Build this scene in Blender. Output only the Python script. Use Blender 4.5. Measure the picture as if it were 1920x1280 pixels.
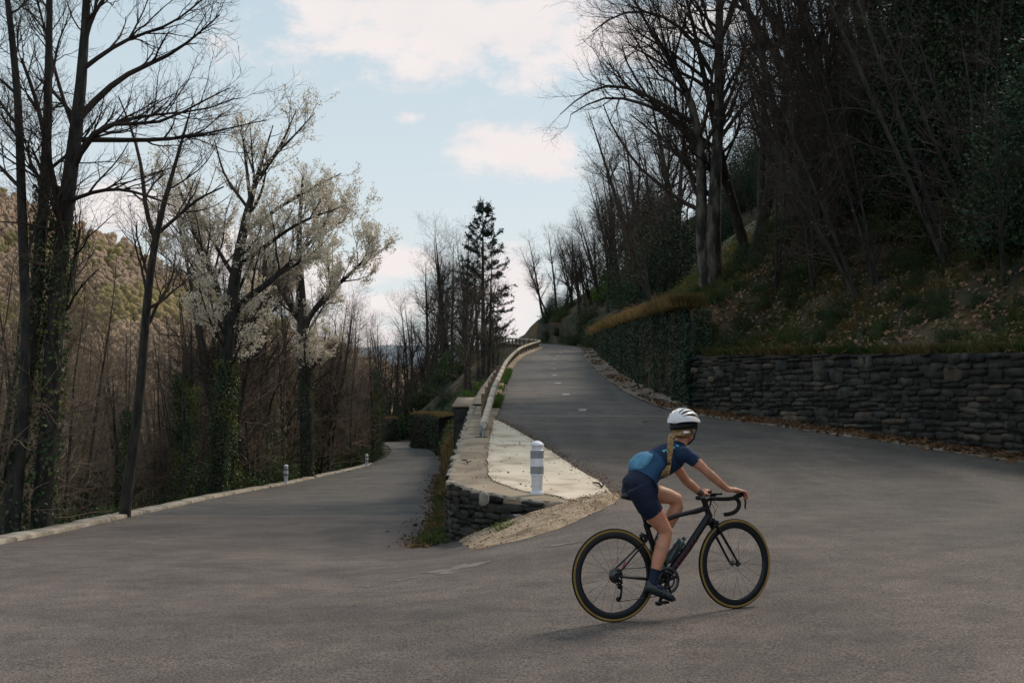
import bpy, bmesh, math, random
import numpy as np
from mathutils import Vector, Matrix
from mathutils.bvhtree import BVHTree

for o in list(bpy.data.objects):
    bpy.data.objects.remove(o)
SC = bpy.context.scene
COL = SC.collection
RAD = math.radians
rng = np.random.default_rng(7)
random.seed(7)

# ------------------------------------------------------------------ camera
CAMZ = 1.61
FPX = 2133.3                    # focal length in pixels of a 1920 wide frame
PITCH = RAD(2.87)
cam_d = bpy.data.cameras.new('camera')
cam_d.sensor_width = 36.0
cam_d.lens = 40.0
cam_d.clip_start = 0.1
cam_d.clip_end = 8000.0
cam = bpy.data.objects.new('camera', cam_d)
COL.objects.link(cam)
cam.location = (0, 0, CAMZ)
cam.rotation_euler = (math.pi / 2 + PITCH, 0, 0)
SC.camera = cam

def ray(px, py):
    cx, cy = (px - 960) / FPX, (640 - py) / FPX
    c, s = math.cos(PITCH), math.sin(PITCH)
    return np.array([cx, c - s * cy, s + c * cy])
def at(px, py, D):
    d = ray(px, py)
    return np.array([0, 0, CAMZ]) + d * (D / d[1])

# ------------------------------------------------------------------ light
SUN_AZ, SUN_EL = RAD(48), RAD(46)        # azimuth from +Y towards +X
world = bpy.data.worlds.new('World')
SC.world = world
world.use_nodes = True
def build_world():
    nt = world.node_tree
    N, Lk = nt.nodes, nt.links
    N.clear()
    out = N.new('ShaderNodeOutputWorld')
    bg = N.new('ShaderNodeBackground')
    bg.inputs['Strength'].default_value = 0.1
    Lk.new(bg.outputs[0], out.inputs[0])
    sky = N.new('ShaderNodeTexSky')
    sky.sky_type = 'NISHITA'
    sky.sun_disc = False
    sky.sun_elevation = SUN_EL
    sky.sun_rotation = SUN_AZ
    sky.altitude = 500
    sky.dust_density = 2.0
    tc = N.new('ShaderNodeTexCoord')
    sep = N.new('ShaderNodeSeparateXYZ')
    Lk.new(tc.outputs['Generated'], sep.inputs[0])
    def m(op, a, b=None, c=None):
        n = N.new('ShaderNodeMath'); n.operation = op
        for i, v in enumerate((a, b, c)):
            if v is None: continue
            if isinstance(v, (int, float)): n.inputs[i].default_value = v
            else: Lk.new(v, n.inputs[i])
        return n.outputs[0]
    az = m('ARCTAN2', sep.outputs[0], sep.outputs[1])
    el = m('ARCSINE', sep.outputs[2])
    comb = N.new('ShaderNodeCombineXYZ')
    Lk.new(az, comb.inputs[0]); Lk.new(m('MULTIPLY', el, 1.7), comb.inputs[1])
    def noise(scale, detail, rough, dist=0.0, src=None):
        n = N.new('ShaderNodeTexNoise')
        n.inputs['Scale'].default_value = scale
        n.inputs['Detail'].default_value = detail
        n.inputs['Roughness'].default_value = rough
        n.inputs['Distortion'].default_value = dist
        Lk.new(src or comb.outputs[0], n.inputs['Vector'])
        return n.outputs['Fac']
    n1 = noise(17.0, 10, 0.66, 0.15)
    n2 = noise(5.0, 3, 0.5)
    clouds = [(860, 50, 390, 125), (600, 20, 100, 70), (1130, 75, 180, 70), (965, 290, 150, 62), (1040, 280, 60, 40),
              (745, 492, 120, 34), (560, 520, 200, 60), (720, 575, 110, 40), (640, 640, 160, 60), (768, 220, 40, 16), (250, 385, 150, 62), (950, 560, 95, 120),
              (1290, 40, 150, 50), (440, 470, 120, 60), (-250, 300, 160, 120), (300, -260, 330, 120),
              (1500, -330, 420, 160), (820, -560, 420, 140), (2100, 100, 300, 130)]
    mask = None
    for (px, py, sx, sy) in clouds:
        d = ray(px, py); d = d / np.linalg.norm(d)
        a0, e0 = math.atan2(d[0], d[1]), math.asin(d[2])
        qa = m('DIVIDE', m('SUBTRACT', az, a0), sx / FPX)
        qe = m('DIVIDE', m('SUBTRACT', el, e0), sy / FPX)
        g = m('POWER', 2.718, m('MULTIPLY', m('ADD', m('MULTIPLY', qa, qa), m('MULTIPLY', qe, qe)), -1.0))
        mask = g if mask is None else m('MAXIMUM', mask, g)
    far = m('MULTIPLY', m('GREATER_THAN', m('ABSOLUTE', az), 0.75), 0.42)
    mask = m('MAXIMUM', mask, far)
    v = m('ADD', m('ADD', m('MULTIPLY', m('SUBTRACT', n1, 0.5), 1.9), m('MULTIPLY', m('SUBTRACT', n2, 0.5), 0.5)), mask)
    mr = N.new('ShaderNodeMapRange'); mr.interpolation_type = 'SMOOTHSTEP'
    mr.inputs['From Min'].default_value = 0.30; mr.inputs['From Max'].default_value = 0.88
    Lk.new(v, mr.inputs['Value'])
    cfac = m('MULTIPLY', mr.outputs[0], 0.94)
    veil = N.new('ShaderNodeMixRGB')
    veil.inputs[0].default_value = 0.86
    Lk.new(sky.outputs[0], veil.inputs[1])
    # thin high veil, paler towards the horizon
    vr = N.new('ShaderNodeMapRange')
    vr.inputs['From Min'].default_value = 0.0; vr.inputs['From Max'].default_value = 0.42
    Lk.new(el, vr.inputs['Value'])
    vc = N.new('ShaderNodeMixRGB')
    vc.inputs[1].default_value = (8.5, 8.9, 8.8, 1)
    vc.inputs[2].default_value = (5.5, 7.0, 7.9, 1)
    Lk.new(vr.outputs[0], vc.inputs[0])
    Lk.new(vc.outputs[0], veil.inputs[2])
    cc = N.new('ShaderNodeMixRGB')
    cc.inputs[1].default_value = (9.9, 9.1, 8.9, 1)
    cc.inputs[2].default_value = (8.4, 7.8, 7.8, 1)
    Lk.new(noise(9.0, 5, 0.5), cc.inputs[0])
    mix = N.new('ShaderNodeMixRGB')
    Lk.new(cfac, mix.inputs[0]); Lk.new(veil.outputs[0], mix.inputs[1]); Lk.new(cc.outputs[0], mix.inputs[2])
    Lk.new(mix.outputs[0], bg.inputs['Color'])
build_world()

sun_d = bpy.data.lights.new('sun', 'SUN')
sun_d.energy = 2.8
sun_d.angle = RAD(16)
sun_d.color = (1.0, 0.88, 0.74)
sun = bpy.data.objects.new('sun', sun_d)
COL.objects.link(sun)
sd = Vector((math.sin(SUN_AZ) * math.cos(SUN_EL), math.cos(SUN_AZ) * math.cos(SUN_EL), math.sin(SUN_EL)))
sun.rotation_euler = sd.to_track_quat('Z', 'Y').to_euler()
sun.location = (20, 20, 60)

SC.view_settings.view_transform = 'Standard'
SC.view_settings.look = 'None'
SC.view_settings.exposure = 0.0
SC.view_settings.gamma = 1.0
SC.view_settings.use_curve_mapping = False
SC.render.engine = 'CYCLES'
SC.cycles.max_bounces = 5
SC.cycles.diffuse_bounces = 3
SC.cycles.glossy_bounces = 2
SC.cycles.transmission_bounces = 2
SC.cycles.transparent_max_bounces = 4

# ------------------------------------------------------------------ helpers
def tag(o, label=None, cat=None, group=None, kind=None):
    if label: o['label'] = label
    if cat: o['category'] = cat
    if group: o['group'] = group
    if kind: o['kind'] = kind
    return o
def empty(name, loc=(0, 0, 0), rz=0.0, label=None, cat=None, group=None):
    o = bpy.data.objects.new(name, None)
    o.empty_display_size = 0.2
    COL.objects.link(o)
    o.location = loc
    o.rotation_euler = (0, 0, rz)
    return tag(o, label, cat, group)
def me_from(name, V, F, mat=None, smooth=False):
    """V (n,3); F one (m,k) array or a list of index arrays/lists"""
    me = bpy.data.meshes.new(name)
    V = np.asarray(V, dtype=np.float32).reshape(-1, 3)
    if isinstance(F, np.ndarray): F = [F]
    groups = []
    for f in F:
        f = np.asarray(f)
        if f.ndim == 1: f = f.reshape(1, -1)
        if len(f): groups.append(f)
    loops = np.concatenate([g.ravel() for g in groups]).astype(np.int32)
    tot = np.concatenate([np.full(len(g), g.shape[1]) for g in groups]).astype(np.int32)
    start = np.concatenate([[0], np.cumsum(tot)[:-1]]).astype(np.int32)
    me.vertices.add(len(V)); me.vertices.foreach_set('co', V.ravel())
    me.loops.add(len(loops)); me.loops.foreach_set('vertex_index', loops)
    me.polygons.add(len(tot)); me.polygons.foreach_set('loop_start', start); me.polygons.foreach_set('loop_total', tot)
    if smooth: me.polygons.foreach_set('use_smooth', np.ones(len(tot), dtype=bool))
    me.update(calc_edges=True)
    if mat: me.materials.append(mat)
    return me
def ob(name, me, parent=None, loc=None):
    o = bpy.data.objects.new(name, me)
    COL.objects.link(o)
    if parent is not None: o.parent = parent
    if loc is not None: o.location = loc
    return o
def mesh(name, V, F, mat=None, parent=None, smooth=False):
    return ob(name, me_from(name, V, F, mat, smooth), parent)
class MB:
    """collects pieces that form ONE mesh"""
    def __init__(s): s.V = []; s.F = []; s.n = 0
    def add(s, V, F):
        V = np.asarray(V, float).reshape(-1, 3)
        if isinstance(F, np.ndarray): F = [F]
        for f in F:
            f = np.asarray(f)
            if f.ndim == 1: f = f.reshape(1, -1)
            s.F.append(f + s.n)
        s.V.append(V); s.n += len(V)
        return s
    def box(s, c, d, R=None):
        c, d = np.array(c, float), np.array(d, float) / 2
        V = np.array([[x, y, z] for z in (-1, 1) for y in (-1, 1) for x in (-1, 1)]) * d
        if R is not None: V = V @ np.array(R).T
        return s.add(V + c, np.array([[0, 2, 3, 1], [4, 5, 7, 6], [0, 1, 5, 4], [2, 6, 7, 3], [0, 4, 6, 2], [1, 3, 7, 5]]))
    def tube(s, P, r, n=10, up=(0, 0, 1), caps=True, closed=False):
        """r: scalar, list, or list of (a,b): a along side axis, b along the up-ish axis"""
        P = np.asarray(P, float); m = len(P)
        r = np.asarray(r, float)
        if r.ndim == 0: r = np.full((m, 2), float(r))
        elif r.ndim == 1: r = np.stack([r, r], 1)
        if closed: T = np.roll(P, -1, 0) - np.roll(P, 1, 0)
        else: T = np.gradient(P, axis=0)
        T /= np.linalg.norm(T, axis=1)[:, None] + 1e-12
        up = np.asarray(up, float)
        S = np.cross(T, np.broadcast_to(up, T.shape))
        bad = np.linalg.norm(S, axis=1) < 1e-3
        if bad.any(): S[bad] = np.cross(T[bad], np.array([1.0, 0.01, 0.02]))
        S /= np.linalg.norm(S, axis=1)[:, None]
        B = np.cross(S, T)
        a = np.linspace(0, 2 * np.pi, n, endpoint=False)
        V = P[:, None, :] + S[:, None, :] * (np.cos(a)[None, :, None] * r[:, 0, None, None]) + B[:, None, :] * (np.sin(a)[None, :, None] * r[:, 1, None, None])
        k = m if closed else m - 1
        i = np.arange(k)[:, None] * n; j = np.arange(n)[None, :]; j2 = (j + 1) % n
        i2 = (np.arange(k)[:, None] + 1) % m * n
        F = np.stack([i + j, i + j2, i2 + j2, i2 + j], -1).reshape(-1, 4)
        fs = [F]
        if caps and not closed:
            fs.append(np.arange(n)[::-1].reshape(1, -1)); fs.append((np.arange(n) + (m - 1) * n).reshape(1, -1))
        return s.add(V.reshape(-1, 3), fs)
    def ball(s, c, r, n=12, m=8, R=None):
        r = np.broadcast_to(np.asarray(r, float), (3,))
        th = np.linspace(0, np.pi, m + 1)[1:-1]; ph = np.linspace(0, 2 * np.pi, n, endpoint=False)
        V = [[0, 0, 1]] + [[math.sin(t) * math.cos(p), math.sin(t) * math.sin(p), math.cos(t)] for t in th for p in ph] + [[0, 0, -1]]
        V = np.array(V) * r
        if R is not None: V = V @ np.array(R).T
        F4 = []; F3 = []
        for j in range(n):
            F3.append([0, 1 + j, 1 + (j + 1) % n])
            b = 1 + (m - 2) * n
            F3.append([len(V) - 1, b + (j + 1) % n, b + j])
        for i in range(m - 2):
            for j in range(n):
                a = 1 + i * n
                F4.append([a + j, a + n + j, a + n + (j + 1) % n, a + (j + 1) % n])
        fs = [np.array(F3)]
        if F4: fs.append(np.array(F4))
        return s.add(V + np.asarray(c, float), fs)
    def lathe(s, prof, n=24, c=(0, 0, 0), axis=None):
        """prof list of (r, z); axis: 3x3 rotation"""
        prof = np.asarray(prof, float); a = np.linspace(0, 2 * np.pi, n, endpoint=False); m = len(prof)
        V = np.stack([prof[:, 0, None] * np.cos(a), prof[:, 0, None] * np.sin(a), np.repeat(prof[:, 1, None], n, 1)], -1).reshape(-1, 3)
        if axis is not None: V = V @ np.array(axis).T
        i = np.arange(m - 1)[:, None] * n; j = np.arange(n)[None, :]; j2 = (j + 1) % n
        F = np.stack([i + j, i + j2, i + n + j2, i + n + j], -1).reshape(-1, 4)
        return s.add(V + np.asarray(c, float), F)
    def build(s, name, mat=None, parent=None, smooth=True):
        return mesh(name, np.concatenate(s.V), s.F, mat, parent, smooth)
    def data(s, name, mat=None, smooth=True):
        return me_from(name, np.concatenate(s.V), s.F, mat, smooth)
def sharp(o, deg=35):
    me = o.data if hasattr(o, 'data') else o
    try: me.set_sharp_from_angle(angle=RAD(deg))
    except Exception: pass
    return o

# smooth value noise (numpy)
_T = np.random.default_rng(3).random((64, 64))
def vnoise(x, y, s=1.0, oct=3):
    x = np.asarray(x, float) * s; y = np.asarray(y, float) * s
    tot = 0; amp = 1; norm = 0
    for k in range(oct):
        xi = np.floor(x).astype(int); yi = np.floor(y).astype(int)
        fx = x - xi; fy = y - yi
        fx = fx * fx * (3 - 2 * fx); fy = fy * fy * (3 - 2 * fy)
        a = _T[xi % 64, yi % 64]; b = _T[(xi + 1) % 64, yi % 64]; c = _T[xi % 64, (yi + 1) % 64]; d = _T[(xi + 1) % 64, (yi + 1) % 64]
        tot = tot + amp * (a + (b - a) * fx + (c - a) * fy + (a - b - c + d) * fx * fy - 0.5)
        norm += amp; amp *= 0.5; x = x * 2.03 + 17.1; y = y * 2.03 + 5.7
    return tot / norm * 2

# ------------------------------------------------------------------ materials
def mat(name, c1, c2=None, scale=4.0, rough=0.9, bump=0.0, bscale=None, detail=6, c3=None, scale3=0.4, rnd=0.0,
        spec=0.25, lo=0.35, hi=0.65, stretch=None, metal=0.0, coat=0.0, trans=0.0, backs=None):
    m = bpy.data.materials.new(name); m.use_nodes = True
    nt = m.node_tree; N, Lk = nt.nodes, nt.links
    p = N['Principled BSDF']
    p.inputs['Roughness'].default_value = rough
    p.inputs['Specular IOR Level'].default_value = spec
    p.inputs['Metallic'].default_value = metal
    p.inputs['Coat Weight'].default_value = coat
    geo = N.new('ShaderNodeNewGeometry')
    vec = geo.outputs['Position']
    if stretch is not None:
        mp = N.new('ShaderNodeMapping'); mp.inputs['Scale'].default_value = stretch
        Lk.new(vec, mp.inputs[0]); vec = mp.outputs[0]
    def noise(s, d=detail):
        n = N.new('ShaderNodeTexNoise'); n.inputs['Scale'].default_value = s; n.inputs['Detail'].default_value = d
        Lk.new(vec, n.inputs['Vector']); return n.outputs['Fac']
    col = None
    if c2 is None: c2 = c1
    mr = N.new('ShaderNodeMapRange'); mr.inputs['From Min'].default_value = lo; mr.inputs['From Max'].default_value = hi
    Lk.new(noise(scale), mr.inputs['Value'])
    mx = N.new('ShaderNodeMixRGB'); mx.inputs[1].default_value = (*c1, 1); mx.inputs[2].default_value = (*c2, 1)
    Lk.new(mr.outputs[0], mx.inputs[0]); col = mx.outputs[0]
    if c3 is not None:
        mr3 = N.new('ShaderNodeMapRange'); mr3.inputs['From Min'].default_value = 0.48; mr3.inputs['From Max'].default_value = 0.66
        Lk.new(noise(scale3, 4), mr3.inputs['Value'])
        mx3 = N.new('ShaderNodeMixRGB'); mx3.inputs[2].default_value = (*c3, 1)
        Lk.new(mr3.outputs[0], mx3.inputs[0]); Lk.new(col, mx3.inputs[1]); col = mx3.outputs[0]
    if rnd > 0:
        oi = N.new('ShaderNodeObjectInfo')
        hs = N.new('ShaderNodeHueSaturation')
        r1 = N.new('ShaderNodeMapRange'); r1.inputs['To Min'].default_value = 1 - rnd; r1.inputs['To Max'].default_value = 1 + rnd
        Lk.new(oi.outputs['Random'], r1.inputs['Value']); Lk.new(r1.outputs[0], hs.inputs['Value'])
        Lk.new(col, hs.inputs['Color']); col = hs.outputs[0]
    Lk.new(col, p.inputs['Base Color'])
    if bump > 0:
        b = N.new('ShaderNodeBump'); b.inputs['Strength'].default_value = 1.0; b.inputs['Distance'].default_value = bump
        Lk.new(noise(bscale or scale * 3, 5), b.inputs['Height']); Lk.new(b.outputs[0], p.inputs['Normal'])
    if trans > 0:                   # thin leaf: some light passes through
        t = N.new('ShaderNodeBsdfTranslucent'); Lk.new(col, t.inputs['Color'])
        ms = N.new('ShaderNodeMixShader'); ms.inputs[0].default_value = trans
        Lk.new(p.outputs[0], ms.inputs[1]); Lk.new(t.outputs[0], ms.inputs[2])
        Lk.new(ms.outputs[0], N['Material Output'].inputs['Surface'])
    return m
M = {}
M['bark'] = mat('bark', (0.024, 0.021, 0.018), (0.058, 0.05, 0.042), 9, 0.95, 0.02, 22, stretch=(1, 1, 0.3), rnd=0.25)
M['bark_dark'] = mat('bark_dark', (0.018, 0.018, 0.018), (0.05, 0.046, 0.04), 9, 0.95, 0.02, 22, stretch=(1, 1, 0.3), rnd=0.25)
M['bark_pale'] = mat('bark_pale', (0.028, 0.028, 0.025), (0.13, 0.12, 0.10), 4, 0.95, 0.02, 22, stretch=(1, 1, 0.4), lo=0.42, hi=0.6)
M['twig'] = mat('twig', (0.036, 0.029, 0.025), (0.065, 0.05, 0.042), 1.2, 0.95, rnd=0.3)
M['twig_brown'] = mat('twig_brown', (0.11, 0.085, 0.062), (0.22, 0.165, 0.12), 0.6, 0.95, rnd=0.3)
M['ivy'] = mat('ivy', (0.016, 0.036, 0.016), (0.052, 0.09, 0.028), 3.0, 0.55, spec=0.4, c3=(0.11, 0.12, 0.025), scale3=0.9, trans=0.2)
M['ivy_wall'] = mat('ivy_wall', (0.012, 0.03, 0.018), (0.035, 0.062, 0.028), 2.0, 0.6, spec=0.35, c3=(0.06, 0.05, 0.022), scale3=0.5, stretch=(1, 1, 0.35), trans=0.15)
M['evergreen'] = mat('evergreen', (0.013, 0.032, 0.019), (0.034, 0.058, 0.026), 0.7, 0.7, spec=0.25, trans=0.12, rnd=0.25)
M['bush'] = mat('bush', (0.02, 0.042, 0.016), (0.055, 0.08, 0.022), 1.2, 0.65, spec=0.3, trans=0.25, rnd=0.25)
M['fresh'] = mat('fresh', (0.07, 0.14, 0.02), (0.12, 0.2, 0.035), 3, 0.6, trans=0.4)
M['needle'] = mat('needle', (0.012, 0.03, 0.024), (0.03, 0.055, 0.035), 1.5, 0.7, trans=0.1)
M['blossom'] = mat('blossom', (0.60, 0.53, 0.42), (0.80, 0.74, 0.63), 1.5, 0.8, trans=0.5)
M['dead_leaf'] = mat('dead_leaf', (0.06, 0.034, 0.018), (0.21, 0.125, 0.07), 6, 0.85, trans=0.25)
M['leaf_bank'] = mat('leaf_bank', (0.10, 0.06, 0.034), (0.33, 0.21, 0.125), 5, 0.85, trans=0.25)
M['dry_grass'] = mat('dry_grass', (0.13, 0.09, 0.035), (0.25, 0.17, 0.07), 1.0, 0.9, trans=0.3)
M['grass'] = mat('grass', (0.03, 0.055, 0.014), (0.085, 0.10, 0.03), 0.8, 0.85, trans=0.3, c3=(0.15, 0.10, 0.04), scale3=0.6)
M['green_grass'] = mat('green_grass', (0.05, 0.10, 0.018), (0.09, 0.15, 0.03), 3, 0.8, trans=0.35)
M['soil'] = mat('soil', (0.014, 0.018, 0.011), (0.05, 0.045, 0.026), 1.4, 0.95, 0.06, 5, c3=(0.10, 0.062, 0.034), scale3=0.25)
M['valley'] = mat('valley', (0.022, 0.03, 0.014), (0.10, 0.075, 0.05), 0.05, 0.95, 0.2, 0.6)
M['concrete'] = mat('concrete', (0.56, 0.47, 0.365), (0.66, 0.57, 0.45), 1.6, 0.9, 0.004, 40, c3=(0.34, 0.275, 0.20), scale3=1.5)
M['cement'] = mat('cement', (0.25, 0.195, 0.14), (0.34, 0.27, 0.195), 2.5, 0.92, 0.006, 30, c3=(0.17, 0.135, 0.10), scale3=1.1)
M['kerb'] = mat('kerb', (0.24, 0.205, 0.165), (0.40, 0.35, 0.29), 3.5, 0.92, 0.01, 16, c3=(0.20, 0.17, 0.13), scale3=1.7)
M['gravel'] = mat('gravel', (0.26, 0.19, 0.125), (0.40, 0.31, 0.22), 14, 0.95, 0.02, 60, c3=(0.17, 0.12, 0.08), scale3=2.6)
M['gutter'] = mat('gutter', (0.13, 0.11, 0.09), (0.26, 0.22, 0.18), 2.2, 0.95, 0.02, 14, c3=(0.15, 0.09, 0.045), scale3=0.8)
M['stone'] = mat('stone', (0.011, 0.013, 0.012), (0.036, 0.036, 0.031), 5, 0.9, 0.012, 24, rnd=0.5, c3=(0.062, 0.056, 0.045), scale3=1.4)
M['stone_pale'] = mat('stone_pale', (0.20, 0.18, 0.155), (0.32, 0.29, 0.25), 5, 0.9, 0.012, 24, rnd=0.3)
M['stone_rust'] = mat('stone_rust', (0.05, 0.04, 0.031), (0.10, 0.08, 0.06), 5, 0.9, 0.012, 24, rnd=0.3)
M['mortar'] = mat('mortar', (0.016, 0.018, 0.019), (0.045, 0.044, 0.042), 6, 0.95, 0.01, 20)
M['log'] = mat('log', (0.36, 0.31, 0.24), (0.50, 0.45, 0.37), 5, 0.8, 0.003, 40, c3=(0.29, 0.23, 0.17), scale3=1.5)
M['post'] = mat('post', (0.10, 0.07, 0.05), (0.17, 0.125, 0.09), 8, 0.9, 0.006, 30)
M['steel'] = mat('steel', (0.12, 0.15, 0.17), (0.2, 0.24, 0.26), 6, 0.5, metal=0.5)
M['white_plastic'] = mat('white_plastic', (0.60, 0.61, 0.68), (0.70, 0.70, 0.76), 7, 0.5, c3=(0.55, 0.54, 0.56), scale3=5)
M['grey_band'] = mat('grey_band', (0.19, 0.205, 0.22), (0.25, 0.265, 0.28), 30, 0.45)
M['paint'] = mat('paint', (0.15, 0.14, 0.13), (0.36, 0.34, 0.32), 6, 0.85)
M['scuff'] = mat('scuff', (0.105, 0.092, 0.082), (0.20, 0.175, 0.15), 9, 0.9)
M['far_wood'] = mat('far_wood', (0.26, 0.185, 0.125), (0.40, 0.29, 0.20), 0.03, 0.95)
M['far_green'] = mat('far_green', (0.13, 0.115, 0.045), (0.25, 0.195, 0.085), 0.05, 0.95)
M['hazed_ridge'] = mat('hazed_ridge', (0.17, 0.21, 0.25), (0.23, 0.27, 0.30), 0.01, 0.95)  # blue of distance haze put into the ridge colour
def asphalt():
    m = bpy.data.materials.new('asphalt'); m.use_nodes = True
    nt = m.node_tree; N, Lk = nt.nodes, nt.links; p = N['Principled BSDF']
    p.inputs['Roughness'].default_value = 0.8; p.inputs['Specular IOR Level'].default_value = 0.3
    geo = N.new('ShaderNodeNewGeometry'); pos = geo.outputs['Position']
    sep = N.new('ShaderNodeSeparateXYZ'); Lk.new(pos, sep.inputs[0])
    def noise(s, d=4, st=None, r=0.5):
        v = pos
        if st:
            mp = N.new('ShaderNodeMapping'); mp.inputs['Scale'].default_value = st; Lk.new(v, mp.inputs[0]); v = mp.outputs[0]
        n = N.new('ShaderNodeTexNoise'); n.inputs['Scale'].default_value = s; n.inputs['Detail'].default_value = d; n.inputs['Roughness'].default_value = r
        Lk.new(v, n.inputs['Vector']); return n.outputs['Fac']
    def rg(v, a, b, c=0, d=1):
        n = N.new('ShaderNodeMapRange'); n.inputs['From Min'].default_value = a; n.inputs['From Max'].default_value = b
        n.inputs['To Min'].default_value = c; n.inputs['To Max'].default_value = d; Lk.new(v, n.inputs['Value']); return n.outputs[0]
    def mixc(f, a, b):
        n = N.new('ShaderNodeMixRGB'); Lk.new(f, n.inputs[0])
        for k, v in ((1, a), (2, b)):
            if isinstance(v, tuple): n.inputs[k].default_value = (*v, 1)
            else: Lk.new(v, n.inputs[k])
        return n.outputs[0]
    def mth(op, a, b):
        n = N.new('ShaderNodeMath'); n.operation = op
        for k, v in ((0, a), (1, b)):
            if isinstance(v, (int, float)): n.inputs[k].default_value = v
            else: Lk.new(v, n.inputs[k])
        return n.outputs[0]
    warm = mixc(rg(noise(0.35, 5), 0.36, 0.64), (0.068, 0.056, 0.050), (0.118, 0.096, 0.084))
    grey = mixc(rg(noise(0.5, 5), 0.36, 0.64), (0.054, 0.050, 0.045), (0.078, 0.071, 0.063))
    # newer surface beyond the joints across each leg (right leg y>31.3, left leg y>27.5)
    wob = mth('MULTIPLY', mth('SUBTRACT', noise(1.2, 3), 0.5), 0.5)
    yy = mth('ADD', sep.outputs[1], wob)
    isr = mth('GREATER_THAN', sep.outputs[0], -0.95)
    lim = mth('ADD', mth('MULTIPLY', isr, 3.8), 27.5)
    newer = rg(mth('SUBTRACT', yy, lim), -0.1, 0.1)
    # darker patch at the nose; hill's shade painted in towards the right wall
    dx = mth('SUBTRACT', sep.outputs[0], -2.2); dy = mth('MULTIPLY', mth('SUBTRACT', sep.outputs[1], 20.5), 0.28)
    patch = rg(mth('ADD', mth('ADD', mth('MULTIPLY', dx, dx), mth('MULTIPLY', dy, dy)), mth('MULTIPLY', noise(0.9, 5), 2.5)), 1.6, 4.2, 0.55, 0)
    right = mth('MULTIPLY', rg(mth('ADD', mth('ADD', sep.outputs[0], mth('MULTIPLY', sep.outputs[1], 0.25)), mth('MULTIPLY', noise(0.25, 4), 4)), 7.2, 11.5), 0.85)
    c = mixc(right, warm, grey)
    newc = mixc(rg(noise(0.6, 5), 0.36, 0.64), (0.062, 0.058, 0.054), (0.092, 0.085, 0.078))
    ex = mth('SUBTRACT', sep.outputs[0], mth('ADD', mth('MULTIPLY', sep.outputs[1], -0.13), 4.9)); ey = mth('MULTIPLY', mth('SUBTRACT', sep.outputs[1], 24.0), 0.22)
    p2 = rg(mth('ADD', mth('ADD', mth('MULTIPLY', ex, ex), mth('MULTIPLY', ey, ey)), mth('MULTIPLY', noise(0.8, 5), 2.0)), 1.4, 4.0, 0.75, 0)
    c = mixc(p2, c, (0.045, 0.039, 0.034))
    c = mixc(newer, c, newc)
    c = mixc(patch, c, (0.032, 0.031, 0.032))
    # long wear streaks along the driving lines
    streak = rg(noise(1.1, 3, (1.0, 0.10, 1.0)), 0.50, 0.70, 0, 0.5)
    c = mixc(streak, c, (0.118, 0.100, 0.090))
    # a paler seam where the two surfaces meet
    seam = rg(mth('ABSOLUTE', mth('SUBTRACT', yy, lim), 0.0), 0.05, 0.22, 0.85, 0)
    c = mixc(seam, c, (0.15, 0.135, 0.12))
    # blotches of worn binder
    bl = rg(noise(2.6, 6, None, 0.65), 0.34, 0.66)
    mb = N.new('ShaderNodeMixRGB'); mb.blend_type = 'MULTIPLY'; mb.inputs[0].default_value = 0.8
    Lk.new(c, mb.inputs[1]); Lk.new(mixc(bl, (0.68, 0.70, 0.74), (1.28, 1.25, 1.22)), mb.inputs[2]); c = mb.outputs[0]
    # wheel tracks polished round the hairpin
    rx = mth('SUBTRACT', sep.outputs[0], 0.3); ry = mth('SUBTRACT', sep.outputs[1], 19.5)
    rr = mth('SQRT', mth('ADD', mth('MULTIPLY', rx, rx), mth('MULTIPLY', ry, ry)), 0.0)
    band = mth('SINE', mth('ADD', mth('MULTIPLY', rr, 3.3), mth('MULTIPLY', noise(0.5, 3), 3.0)), 0.0)
    trk = mth('MULTIPLY', rg(band, 0.1, 1.0, 0, 0.34), rg(noise(0.28, 3), 0.40, 0.60))
    c = mixc(trk, c, (0.140, 0.117, 0.104))
    oil = rg(noise(0.75, 6, None, 0.6), 0.58, 0.70, 0, 0.6)
    c = mixc(oil, c, (0.050, 0.044, 0.040))
    # aggregate grain
    g1 = rg(noise(62, 3, None, 0.75), 0.38, 0.62)
    c2 = mixc(g1, (0.22, 0.23, 0.25), (1.85, 1.78, 1.72))
    mul = N.new('ShaderNodeMixRGB'); mul.blend_type = 'MULTIPLY'; mul.inputs[0].default_value = 0.9
    Lk.new(c, mul.inputs[1]); Lk.new(c2, mul.inputs[2])
    g3 = rg(noise(30, 3, None, 0.6), 0.60, 0.70)
    c = mixc(mth('MULTIPLY', g3, 0.5), mul.outputs[0], (0.16, 0.14, 0.125))
    Lk.new(c, p.inputs['Base Color'])
    b = N.new('ShaderNodeBump'); b.inputs['Distance'].default_value = 0.006; Lk.new(noise(110, 3), b.inputs['Height']); Lk.new(b.outputs[0], p.inputs['Normal'])
    return m
M['asphalt'] = asphalt()
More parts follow.
